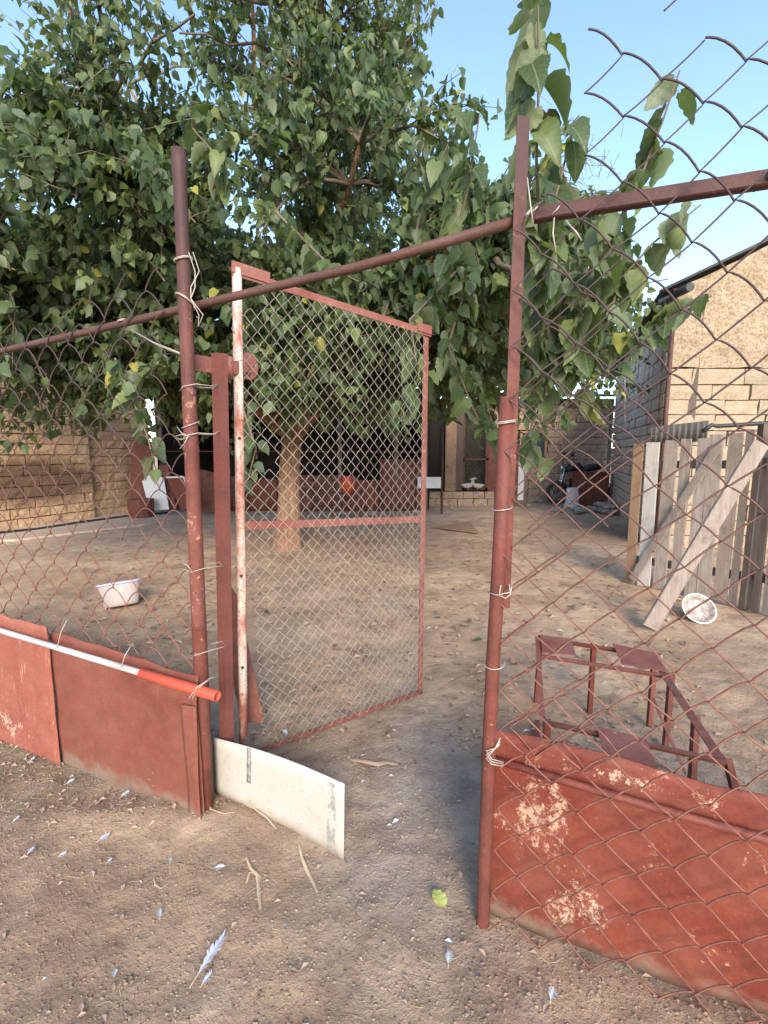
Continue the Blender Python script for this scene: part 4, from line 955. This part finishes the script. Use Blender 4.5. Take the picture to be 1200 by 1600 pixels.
M['sheet_r'] = paint('red_sheet_flaked', (0.225, .040, .022), (0.13, .025, .016), chip=(.50, .24, .15), chip_lo=.655, dusty=.075,
    patch=[((fpt(1.31, .36).x, fpt(1.31, .36).y, .36), (.36, .36, .50), (.50, .33, .22), .475), ((fpt(1.42, .17).x, fpt(1.42, .17).y, .15), (.34, .34, .20), (.48, .35, .24), .47),
           ((fpt(1.52, .60).x, fpt(1.52, .60).y, .59), (.45, .4, .07), (.62, .40, .27), .46), ((fpt(1.60, .35).x, fpt(1.60, .35).y, .36), (.3, .3, .25), (.5, .26, .17), .52)])
sA = fs(82, 980, -.03)
sheet('rusty_sheet', -2.9, sA - .004, lambda i: .725 - .02 * i + .01 * math.sin(i * 5), lambda i: -.03, -.050, M['sheet_worn'], 'worn faded red metal sheet with pale scraped patches at the left edge', curl=-.01, seed=1)
sheet('rusty_sheet', sA - .012, .030, lambda i: .655 - .03 * i, lambda i: -.03, -.042, M['sheet_l'], 'plain dark red metal sheet between the worn sheet and the red post', curl=.03, seed=2)
MB_ = MB(); n_ = Vector((-fd.y, fd.x, 0))
MB_.grid(lambda i, j: fpt(-.035 + .072 * i, -.03 + .54 * j, -.062 + .005 * math.sin(i * 3 + j * 5)), 4, 10, .003, n_)
tag(MB_.build('rusty_strip', M['sheet_l']), 'narrow rusty red strip covering the foot of the left post', 'metal strip')
# red and white pipe
pp = thing('pipe', fpt(-1.0, .5, -.075), 'long round pipe, white with a bright red end, wired along the left sheets', 'pipe')
pa = pl(-260, 905, fA, fB, -.085); pb = pl(222, 1052, fA, fB, -.088); pc = pl(340, 1088, fA, fB, -.09)
MB().tube([pa, pl(0, 985, fA, fB, -.085), pb], .0125, 14).build('white_pipe', M['pipe_white'], pp)
mb = MB(); dd = (pc - pb).normalized(); side = dd.orthogonal().normalized(); sd3 = dd.cross(side)
def ringp(c, r): return [c + (side * math.cos(2 * math.pi * k / 18) + sd3 * math.sin(2 * math.pi * k / 18)) * r for k in range(18)]
R_ = [ringp(pb - dd * .01, .014), ringp(pb, .0195), ringp(pc, .0195), ringp(pc, .0165), ringp(pc - dd * .12, .0165)]
vs = [p_ for q_ in R_ for p_ in q_]; fs_ = [(r_ * 18 + k, r_ * 18 + (k + 1) % 18, (r_ + 1) * 18 + (k + 1) % 18, (r_ + 1) * 18 + k) for r_ in range(4) for k in range(18)]
mb.add(vs, fs_, True); mb.build('red_sleeve', M['pipe_red'], pp)
for u_, v_, up_ in ((92, 1010, 978), (192, 1040, 1018)):
    a = pl(u_, v_, fA, fB, -.09); b = pl(u_ + 12, up_ - 8, fA, fB, -.06)
    tie(pp, [b + Vector((0, .05, .0)), b, a.lerp(b, .6) + Vector((-.004, -.01, 0)), a + Vector((0, -.012, 0)), a + Vector((0, .0, -.018)), a + Vector((.004, .02, -.01))], .0016)
c = pl(312, 1080, fA, fB, -.08)
for k in range(2): tie(pp, [c + Vector((-.03 + .012 * k, -.01, -.035)), c + Vector((-.028 + .012 * k, -.028, -.01)), c + Vector((.0 + .01 * k, -.022, .028)), c + Vector((.035, .02, .042)), c + Vector((.055, .05, .035))], .0018)

# red triangular sheet leaning behind the post and gate stile
q3 = [Vector((-.78, 2.15, 1.10)), Vector((-.74, 2.12, .55)), Vector((-.60, 2.22, .03)), Vector((-.50, 2.26, .04)), Vector((-.72, 2.16, .98))]
q3 = [pl(352, 905, (-.9, 2.0), (0, 2.25)), pl(350, 1010, (-.9, 2.0), (0, 2.25)), pl(378, 1128, (-.9, 2.0), (0, 2.25)), pl(414, 1130, (-.9, 2.0), (0, 2.25)), pl(370, 930, (-.9, 2.0), (0, 2.25))]
mb = MB(); mb.add(q3 + [q_ + Vector((.0, .004, 0)) for q_ in q3], [(0, 1, 2, 3, 4), (9, 8, 7, 6, 5)] + [(i, 5 + i, 5 + (i + 1) % 5, (i + 1) % 5) for i in range(5)])
tag(mb.build('rusty_offcut', M['rustplate']), 'pointed dark red metal offcut leaning behind the gate hinge side', 'metal sheet')

# ---- right run
rf_ = thing('wire_fence', (RP.x, RP.y, 0), 'rusty wide mesh chain link fence with angle iron post right of the open gate', 'fence')
pt0 = pl(754, 1447, fA, fB); pt0.z -= .02; ptm = pl(792, 620, fA, fB); 
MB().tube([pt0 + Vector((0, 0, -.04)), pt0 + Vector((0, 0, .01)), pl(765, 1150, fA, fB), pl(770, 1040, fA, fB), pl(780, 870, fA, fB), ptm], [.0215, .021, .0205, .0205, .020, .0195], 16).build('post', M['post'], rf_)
MB().tube([pt0 + Vector((0, 0, -.045)), pt0 + Vector((0, -.001, .028))], .0238, 16).build('cap_ring', M['dusty'] if 'dusty' in M else M['tub'], rf_)
u0_ = pl(787, 950, fA, fB, .018); u1_ = pl(822, 182, fA, fB, .018)
mb = MB(); mb.angle(u0_ + Vector((.018, 0, 0)), u1_ + Vector((.010, 0, 0)), .034, .005, (-1, -.15, 0), (.1, 1, 0)); mb.build('angle_post', M['post'], rf_)
ra = pl(834, 337, fA, fB, .03); rb_ = pl(1195, 281, fA, fB, .03); rc = rb_ + (rb_ - ra) * .6
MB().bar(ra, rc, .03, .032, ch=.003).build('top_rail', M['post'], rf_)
MB().tube([rb_ + Vector((0, -.03, 0)), rb_ + Vector((0, .03, .0))], .01, 8).build('bolt', M['black'], rf_)
SR = (RP - LP).length
def rkeep(s, z):
    x = s - SR
    if z > 2.10:
        if x < .16: return False
        if x < .36 and z > 2.44: return False
        if .24 < x < .46 and 2.40 < z < 2.47: return False
        if z > 2.52 + .4 * max(0, x - .35) : return False
    if x < .08 and 1.2 < z < 1.34: return False
    return True
chain(rf_, fA, fB, lambda s: (.03, 2.62 + .2 * max(0, s - SR - .3)), .0760, .136, .0024, M['wire_rust'], SR + .028, SR + 1.6, off=-.010, arc=(.0, .0, .010), keep=rkeep, seed=5, warp=.030, bulge=.005)
chain(rf_, fA, fB, lambda s: (.62, 1.95), .0760, .136, .0024, M['wire_rust'], SR + .055, SR + .34, off=.03, arc=(.001, .010), keep=lambda s, z: (s - SR) < .14 + .20 * (nz((0, 0, z), 2.2, 3) + .5), seed=15, warp=.03, bulge=.005)
def rp_v(v): 
    q_ = pl(775, v, fA, fB); f_ = (q_.z - pt0.z) / (ptm.z - pt0.z); return pt0.lerp(ptm, f_)
for v_, tn in ((662, 2.4), (795, 1.2), (1040, 1.1)): loop(rf_, rp_v(v_), .027, .004, tn, ex=1.0)
c = rp_v(925); tie(rf_, [c + Vector((-.03, 0, .0)), c + Vector((-.01, -.028, .0)), c + Vector((.012, -.03, .006)), c + Vector((.03, -.024, .008)), c + Vector((.034, -.018, .03))]); tie(rf_, [c + Vector((.0, -.03, .03)), c + Vector((-.004, -.03, .0)), c + Vector((.014, -.03, -.008)), c + Vector((.03, -.022, .0)), c + Vector((.026, -.02, .03))])
c = rp_v(1168)
for k in range(3): tie(rf_, [c + Vector((.018, -.035, .05 - .01 * k)), c + Vector((.004, -.038, .02)), c + Vector((-.02, -.03, .006 - .012 * k)), c + Vector((-.006, -.036, -.016 - .008 * k)), c + Vector((.03, -.034, -.028 - .006 * k))], .0019)
c = pl(826, 330, fA, fB, .01)
for dx, r_ in ((0, .03), (.055, .026)): loop(rf_, c + Vector((dx + .01, -.0, .003 * dx)), r_, .018, 1.6, ex=.5)
tie(rf_, [pl(866, 340, fA, fB, -.03), pl(864, 365, fA, fB, -.035), pl(869, 396, fA, fB, -.03)]); tie(rf_, [pl(884, 345, fA, fB, -.03), pl(900, 362, fA, fB, -.035), pl(909, 376, fA, fB, -.03)])
c = pl(826, 300, fA, fB, .0); tie(rf_, [c + Vector((-.012, -.025, .02)), c + Vector((.0, -.025, -.05)), c + Vector((.01, -.02, -.09))])
# lower pipe and sheet of the right run
sheet('rusty_sheet', SR - .005, SR + 1.7, lambda i: .652 - .03 * i, lambda i: .0 + .03 * math.sin(3 * i), .036, M['sheet_r'], 'deep red metal sheet with flaked pale patches at the foot of the right fence', curl=.02, seed=6, nu=60)
a = pl(752, 1180, fA, fB, .018); b = pl(1200, 1312, fA, fB, .018)
tag(MB().tube([a, a.lerp(b, .5) + Vector((0, 0, -.004)), b, b + (b - a) * .9], .0115, 10).build('lower_pipe', M['red']), 'thin red pipe running along the top of the flaked red sheet', 'pipe')

# ---- gate leaf
GA = gp(381, 1178, .12); GB = gp(661, 1083, .06); gA, gB = (GA.x, GA.y), (GB.x, GB.y)
gt = thing('gate', (GA.x, GA.y, 0), 'open wire mesh gate with red steel frame and peeling pinkish hinge side', 'gate')
gd = Vector((GB.x - GA.x, GB.y - GA.y)); gL = gd.length; gd.normalize()
h0 = pl(381, 1172, gA, gB); h1 = pl(370, 420, gA, gB)
mb = MB(); mb.tube([h0, h0.lerp(h1, .3), h0.lerp(h1, .6), h1], .0195, 14); hs = mb.build('hinge_stile', M['peeling'], gt)
mb = MB()
for v_ in (467, 685, 899, 1042):
    q_ = pl(372, v_, gA, gB); f_ = (q_.z - h0.z) / (h1.z - h0.z); q_ = h0.lerp(h1, f_); mb.tube([q_ + Vector((.006, -.021, 0)), q_ + Vector((.006, -.016, 0))], .0065, 10)
mb.build('bolt_hole', M['black'], hs)
l0_ = pl(660, 1084, gA, gB); l1_ = pl(670, 513, gA, gB)
gn = Vector((-gd.y, gd.x, 0)); g3 = Vector((gd.x, gd.y, 0))
mb = MB(); mb.angle(l0_, l1_, .034, .004, -g3, gn); mb.build('latch_stile', M['pinkrail'], gt)
mb = MB(); tA = pl(362, 416, gA, gB, -.01); tB = pl(674, 517, gA, gB, -.01); mb.angle(tA, tB, .032, .004, (0, 0, -1), gn); mb.build('top_rail', M['pinkrail'], gt)
mb = MB(); mb.bar(tA, tA + (tB - tA).normalized() * .16, .012, .044); mb.build('corner_plate', M['pinkrail'], gt); mb = MB(); mb.bar(tB - (tB - tA).normalized() * .10, tB, .012, .044); mb.build('corner_plate', M['pinkrail'], gt)
mb = MB(); mA = pl(383, 828, gA, gB, .004); mB = pl(662, 816, gA, gB, .004); mb.angle(mA, mB, .036, .004, (0, 0, 1), gn); mb.build('middle_rail', M['pinkrail'], gt)
mb = MB(); b_0 = pl(392, 1184, gA, gB, .0); b_0.z = max(b_0.z, .07); mb.angle(b_0, l0_ + Vector((0, 0, .0)), .03, .004, (0, 0, 1), gn); mb.build('bottom_rail', M['rustplate'], gt)
def gz(s):
    f_ = s / gL; return (b_0.z + (l0_.z - b_0.z) * f_ + .01, tA.z + (tB.z - tA.z) * f_ - .02)
def gkeep(s, z):
    if s < .07 and (z > 2.05 or z < .95): return False
    if s < .16 and z > 2.08: return False
    if s < .19 and 1.42 < z < 1.52: return False
    return True
chain(gt, gA, gB, gz, .0285, .0605, .00105, M['wire_galv'], .02, gL - .03, off=-.008, arc=(.004, .0), keep=gkeep, seed=9, warp=.008, sides=4)
hp = pl(386, 572, gA, gB, .02)
mb = MB(); pr_ = [(-.02, -.055), (.02, -.055), (.045, -.03), (.05, 0), (.04, .035), (.015, .055), (-.02, .055)]
vs = [hp + g3 * x + Vector((0, 0, z)) for x, z in pr_]; n = len(vs); mb.add(vs + [q_ + gn * .004 for q_ in vs], [tuple(range(n)), tuple(range(n, 2 * n))[::-1]] + [(i, n + i, n + (i + 1) % n, (i + 1) % n) for i in range(n)])
hg = mb.build('hinge_plate', M['pinkrail'], gt)
mb = MB()
for x, z in ((.005, .035), (.03, 0), (.008, -.035)): mb.tube([hp + g3 * x + Vector((0, 0, z)) - gn * .003, hp + g3 * x + Vector((0, 0, z)) - gn * .001], .005, 8)
mb.build('hole', M['black'], hg)
hk = pl(360, 575, gA, gB, -.02); mb = MB(); mb.tube([hk + Vector((0, 0, -.045)), hk + Vector((0, 0, .045))], .011, 10); mb.bar(hk, hp, .03, .05); mb.bar(hk, Vector((ai1.x - .12, ai1.y + .0, hk.z)), .005, .06); mb.build('hinge', M['pinkrail'], gt)

# ---- white board across the gateway foot
wb = thing('white_board', gp(430, 1290), 'curved low white board standing across the left half of the gateway', 'board')
B0 = Vector((-.735, 1.83, 0)); B1 = Vector((-.145, 1.535, 0)); bn = Vector((-(B1 - B0).y, (B1 - B0).x, 0)).normalized()
def brd(i, j, off=0.0):
    q_ = B0.lerp(B1, i) + bn * (.012 * math.sin(math.pi * i) + off); zt = .285 + .005 * i + .012 * math.sin(2.5 * i); zb = -.02 + .045 * (1 - i) ** 6
    q_ = q_ + bn * (.012 * (1 - j) * -1 * i) + Vector((0, 0, zb + (zt - zb) * j)); return q_
mb = MB(); mb.grid(brd, 24, 6, .0035, bn); mb.build('board', M['white_board'], wb)
def mk(i, j): return brd(.275 + .03 * i + .012 * (1 - j), .99 - .50 * j, -.0035)
mb = MB(); mb.grid(mk, 3, 8, .002, bn); mb.build('grey_paint_stroke', M['mark'], wb)
t = NT('scuffed_smear'); nn_ = t.noise(38, 6, .8, stretch=(1, 1, .5)); t.set((.30, .285, .25), .8); tt_ = t.n('ShaderNodeBsdfTransparent'); mx = t.n('ShaderNodeMixShader'); t.l(t.ramp(nn_, [(.50, 0.0), (.56, .8)]), mx.inputs[0]); t.l(tt_.outputs[0], mx.inputs[1]); t.l(t.b.outputs[0], mx.inputs[2]); t.l(mx.outputs[0], t.out.inputs[0])
mb = MB(); mb.grid(lambda i, j: brd(.885 + .06 * i, .95 - .88 * j, -.0035), 3, 8, 0); mb.build('grey_scuff', t.m, wb)

# ------------------------------------------------------------------ rusty steel stand behind the right sheet
sf = thing('steel_stand', (1.05, 2.1, 0), 'rusty red steel table frame without a top behind the right sheet', 'frame')
ZT = .42
def zp(u, v, z=ZT): return gp(u, v, z)
FL, FR = zp(843, 994), zp(1022, 1022); AL, AR = zp(848, 1022), zp(1048, 1054); NL, NR = zp(852, 1124), zp(1134, 1186)
def abar(name, a, b, mat='red', w_=.024, d1=(0, 0, -1), d2=None):
    d_ = (Vector(b) - Vector(a)).normalized(); d2 = d2 or Vector((d_.y, -d_.x, 0)); 
    if Vector(d2).length < .1: d2 = (0, 1, 0)
    mb = MB(); mb.angle(a, b, w_, .004, d1, d2); return mb.build(name, M[mat], sf)
abar('rail', FL, FR); abar('rail', AL, AR, 'pinkrail'); abar('rail', NL, NR, 'rustplate'); abar('rail', FL, NL, 'pinkrail'); abar('rail', FR, NR, 'rustplate', .034)
def leg(a, lean=(0, 0), mat='rustplate', z0=0.0): 
    a = Vector(a); b = Vector((a.x + lean[0], a.y + lean[1], z0)); mb = MB(); mb.angle(b, a, .024, .004, (1, 0, 0), (0, 1, 0)); return mb.build('leg', M[mat], sf)
leg(NL, (.01, .02), 'red'); leg(FL, (-.01, 0), 'red'); leg(zp(926, 1007), (0, 0), 'red'); leg(AR, (.02, .03)); leg(FR, (.0, .0)); leg(zp(1086, 1118), (.0, -.02)); leg(NR, (.10, -.06))
abar('brace', zp(1022, 1090, .34), gp(1072, 1205, .06), 'rustplate', .02); abar('brace', AL + Vector((0, 0, -.38)), NL + Vector((0, 0, -.38)), 'red', .025)
def plate(pts, mat='pinkrail'):
    n = len(pts); pts = [Vector(p_) + Vector((0, 0, .005)) for p_ in pts]; mb = MB(); mb.add(pts + [p_ + Vector((0, 0, .004)) for p_ in pts], [tuple(range(n))[::-1], tuple(range(n, 2 * n))] + [(i, (i + 1) % n, n + (i + 1) % n, n + i) for i in range(n)]); mb.build('gusset_plate', M[mat], sf)
plate([FL, zp(892, 1000), zp(900, 1026), AL]); plate([zp(957, 1008), FR, zp(1044, 1052), zp(972, 1040)]); plate([zp(932, 1138), zp(1010, 1158), zp(1030, 1212), zp(945, 1190)])

# ------------------------------------------------------------------ small things on the ground
def on(u, v, dz=0.0): 
    q_ = gp(u, v); q_.z = ground_z(q_.x, q_.y) + dz; return q_
# feathers
def feather(name, u, v, L, ang, wid, label, group=None, curl=.02, seed=0):
    r_ = random.Random(seed); p_ = on(u, v, .006); d_ = Vector((math.cos(ang), math.sin(ang), 0)); s_ = Vector((-d_.y, d_.x, 0)); t_ = thing(name, p_, label, 'feather', group)
    mb = MB(); mb.tube([p_, p_ + d_ * L * .5 + Vector((0, 0, curl * .5)), p_ + d_ * L + Vector((0, 0, curl))], [.0012, .0008, .0004], 4); mb.build('quill', M['straw'], t_)
    mb = MB(); n = 16
    for k in range(n):
        f_ = .25 + .75 * k / n; b_ = p_ + d_ * L * f_ + Vector((0, 0, curl * f_ + .001)); ww = wid * math.sin(math.pi * min(1, (f_ - .18) * 1.15)) + .002
        for sg in (-1, 1):
            e_ = b_ + d_ * L * r_.uniform(.09, .16) + s_ * sg * ww * r_.uniform(.6, 1.15) + Vector((0, 0, r_.uniform(0, .006)))
            w_ = d_ * L * .045
            mb.add([b_ - w_, b_ + w_, e_ + w_ * .6, e_ - w_ * .3], [(0, 1, 2, 3)])
    mb.build('vane', M['feather'], t_); return t_
feather('feather', 296, 1545, .135, 1.15, .014, 'long white and grey wing feather on the soil at the bottom left', seed=1)
fsm = 'small white downy feather lying on the brown soil'
FE = ['on the left soil at the picture edge, mid height', 'right of the straw free middle of the left soil', 'below the seam of the two left red sheets', 'near the foot of the plain red sheet, pointing away from it', 'slightly right of the one near the sheet foot', 'close under the worn sheet at the left edge', 'alone in the left soil below the others', 'second from the left edge in its row', 'tiny one left of the pod', 'just below the long wing feather', 'closest to the foot of the left post', 'between the left post and the dry stalk', 'just left of the curled pod', 'highest at the left edge under the worn sheet', 'under the seam between the worn and plain sheets', 'on the path by the right post, above the tie wire', 'at the bottom edge right of centre', 'beside the short curled stalk at lower left', 'inside the gateway right of the curled dry leaf', 'alone at the bottom centre below the green leaf']
sm = [(18, 1288, .05, .6), (150, 1322, .07, .4), (100, 1228, .05, .7), (172, 1218, .07, -.8), (185, 1256, .06, 1.2), (45, 1190, .05, .3), (90, 1345, .05, .6), (40, 1345, .04, .5), (165, 1352, .035, .9), (312, 1545, .05, .1), (278, 1255, .05, 2.4), (265, 1352, .03, .9), (330, 1360, .06, .6), (20, 1170, .06, 0.2), (120, 1195, .05, .9), (755, 1090, .035, .2), (858, 1583, .05, 1.5), (250, 1440, .04, 1.5), (765, 1195, .03, .5), (700, 1520, .05, 1.0)]
for k, (u, v, L, an) in enumerate(sm): feather('feather', u, v, L * (.5 + .3 * ((k * 7) % 5) / 4), an + .8 * math.sin(k * 3), L * .20, 'small white downy feather ' + FE[k], 'small white feathers on the ground', curl=.012, seed=10 + k)
# long curled straw feather by the board, dry bean pods, sticks, leaves
def strip(name, px, w_, mat, label, cat, h=.006, th=.002, group=None):
    pts = [on(u, v, h + .006 * math.sin(i * 1.7)) for i, (u, v) in enumerate(px)]; mb = MB(); n = len(pts); vs = []
    for i, q_ in enumerate(pts):
        d_ = (pts[min(i + 1, n - 1)] - pts[max(i - 1, 0)]).normalized(); s_ = Vector((-d_.y, d_.x, 0)).normalized(); ww = w_ * (.35 + .65 * math.sin(math.pi * (i + .4) / n))
        vs += [q_ - s_ * ww, q_ + Vector((0, 0, ww * .5)), q_ + s_ * ww]
    fs_ = [(i * 3 + c_, i * 3 + c_ + 1, i * 3 + c_ + 4, i * 3 + c_ + 3) for i in range(n - 1) for c_ in (0, 1)]
    mb.add(vs, fs_, True); return tag(mb.build(name, mat), label, cat, group)
strip('stick', [(467, 1322), (472, 1345), (480, 1362), (490, 1382), (497, 1402)], .006, M['straw'], 'straight pale straw stalk lying below the white board', 'stick')
strip('dry_pod', [(385, 1345), (392, 1362), (402, 1368), (404, 1390), (405, 1410), (408, 1430)], .006, M['straw'], 'dry curled pod lying beside the pale straw stalk', 'pod')
strip('dry_pod', [(385, 1382), (390, 1368), (400, 1364), (407, 1372), (405, 1385)], .005, M['straw'], 'short bent dry pod crossing the longer curled pod', 'pod')
strip('dry_stalk', [(388, 1262), (402, 1278), (418, 1284), (432, 1300)], .004, M['straw'], 'thin dry stalk at the lower edge of the white board', 'stalk')
strip('dry_stalk', [(326, 1262), (330, 1280), (350, 1284), (368, 1280)], .004, M['straw'], 'thin curved dry stalk at the foot of the left post', 'stalk')
strip('dry_stalk', [(240, 1372), (243, 1385), (252, 1388), (262, 1378)], .003, M['straw'], 'thin curled dry stalk on bare soil at the lower left', 'stalk')
strip('dry_leaf', [(548, 1192), (570, 1196), (590, 1200), (605, 1192), (622, 1199)], .016, M['dryleaf'], 'long curled pinkish dry leaf on the path inside the gateway', 'leaf', h=.012)
def flat_leaf(u, v, s_, an, mat, label, tilt_=.15):
    o = bpy.data.objects.new('fallen_leaf', hi[(u + v) % 10].copy()); o.data.materials.clear(); o.data.materials.append(mat); C.objects.link(o); o.location = on(u, v, .02); o.scale = (s_, s_, s_ * .6); o.rotation_euler = (tilt_, .05, an); return tag(o, label, 'leaf')
t = NT('yellow_green_leaf'); M['yg'] = t.set(t.mix(t.noise(40), (.33, .38, .09), (.50, .52, .16)), .6)
t = NT('green_fallen_leaf'); M['gl'] = t.set(t.mix(t.noise(40), (.05, .09, .03), (.10, .14, .05)), .6)
flat_leaf(690, 1428, .062, .3, M['yg'], 'yellow green leaf lying alone on the soil in front of the gateway')
flat_leaf(752, 1003, .07, 1.5, M['gl'], 'dark green leaf lying on the path behind the right post')
flat_leaf(418, 960, .08, 1.0, M['gl'], 'green fallen leaf lying behind the gate hinge side')
# thin sheet lying on the yard
a, b, c = on(672, 826, .02), on(748, 836, .03), on(735, 822, .09); mb = MB(); mb.add([a, b, c] + [q_ + Vector((0, .004, .006)) for q_ in (a, b, c)], [(0, 1, 2), (5, 4, 3), (0, 3, 4, 1), (1, 4, 5, 2), (2, 5, 3, 0)]); tag(mb.build('thin_sheet', M['wood_warm']), 'thin pale triangular sheet lying in the yard beyond the gate', 'sheet')
# litter: countless crumbs, dead leaf bits, pebbles, straw
def litter(name, mats, n, fn, seed):
    r_ = random.Random(seed)
    for mt, frac, kind in mats:
        mb = MB()
        for k in range(int(n * frac)):
            x, y = fn(r_)
            sc = 1 if y < 3 else 1.5
            z = ground_z(x, y); a = r_.uniform(0, 6.28)
            if kind == 'leaf':
                s_ = r_.uniform(.006, .016) * sc * (1.5 if y > 2.2 else 1); d_ = Vector((math.cos(a), math.sin(a), r_.uniform(-.3, .3))) * s_; e_ = Vector((-math.sin(a), math.cos(a), r_.uniform(-.4, .4))) * s_ * .55; c_ = Vector((x, y, z + s_ * .35 + .001))
                mb.add([c_ - d_, c_ - e_ + Vector((0, 0, s_ * .3)), c_ + d_, c_ + e_ + Vector((0, 0, s_ * .25))], [(0, 1, 2), (0, 2, 3)])
            elif kind == 'peb':
                s_ = r_.uniform(.0015, .0050) * r_.uniform(.6, 1.5) * sc; q_ = [Vector((r_.uniform(.7, 1.3) * s_ * cx_, r_.uniform(.7, 1.3) * s_ * cy_, r_.uniform(.5, .9) * s_ * cz_)) for cx_, cy_, cz_ in ((1, 0, 0), (0, 1, 0), (-1, 0, 0), (0, -1, 0), (0, 0, 1))]
                mb.add([Vector((x, y, z + s_ * .2)) + p_ for p_ in q_], [(0, 1, 4), (1, 2, 4), (2, 3, 4), (3, 0, 4)])
            else:
                s_ = r_.uniform(.008, .028) * sc; d_ = Vector((math.cos(a), math.sin(a), 0)) * s_; c_ = Vector((x, y, z + .002)); b_ = Vector((-math.sin(a), math.cos(a), 0)) * s_ * r_.uniform(-.3, .3)
                mb.tube([c_ - d_, c_ + b_ + Vector((0, 0, .003)), c_ + d_], .0007 * sc, 3, cap=False)
        mb.build(name, M[mt])['kind'] = 'stuff'
def near(r_): 
    y = .45 + 1.9 * r_.random() ** .9; return (r_.uniform(-1.05, 1.05) * (y * .95 + .25), y)
def yardf(r_):
    y = 2.0 + 7.5 * r_.random() ** 1.5; return (r_.uniform(-1, 1) * (y * .62 + .3), y)
litter('soil_crumbs', [('soil', .9, 'peb')], 16000, near, 1)
litter('clods', [('mortar', .9, 'peb')], 2600, near, 21)
litter('pebbles', [('stone_r', .9, 'peb')], 5000, near, 2)
litter('dead_leaf_bits', [('dryleaf', .5, 'leaf')], 900, near, 3)
litter('straw_bits', [('straw', 1, 'straw')], 520, near, 4)
litter('dead_leaves', [('dryleaf', 1, 'leaf')], 1500, yardf, 5)
t = NT('dark_dead_leaf'); M['darkleaf'] = t.set(t.mix(t.noise(30), (.12, .075, .05), (.26, .17, .11)), .85)
litter('dark_leaf_bits', [('darkleaf', 1, 'leaf')], 1000, yardf, 6)
litter('feather_bits', [('feather', 1, 'leaf')], 60, near, 7)
def leftpatch(r_):
    s = r_.uniform(-2.2, -.1); o = -abs(r_.gauss(.02, .16)) - .04; q_ = fpt(s, 0, o); return q_.x, q_.y
litter('foot_litter', [('dryleaf', .4, 'leaf'), ('straw', .6, 'straw')], 700, leftpatch, 8)
# sparse short grass at left
mb = MB(); r_ = random.Random(12)
for k in range(5200):
    s = r_.uniform(-2.6, -.55); o = -r_.gauss(.22, .15)
    if o > -.03 or nz((s, o, 0), 5, 8) < -.12: continue
    q_ = fpt(s, 0, o); z = ground_z(q_.x, q_.y); h = r_.uniform(.006, .020); a = r_.uniform(0, 6.28); d_ = Vector((math.cos(a), math.sin(a), 0)); b_ = Vector((q_.x, q_.y, z))
    mb.add([b_ - d_ * .0010, b_ + d_ * .0010, b_ + Vector((r_.uniform(-.01, .01), r_.uniform(-.01, .01), h))], [(0, 1, 2)])
mb.build('grass', M['grass'])['kind'] = 'stuff'
# overhead cable
tag(MB().tube([at(1044, 436, 6.9), at(960, 452, 7.6), at(840, 470, 9.0), at(640, 480, 12)], .008, 4).build('cable', M['black']), 'thin dark cable running from the gable corner towards the tree', 'cable')
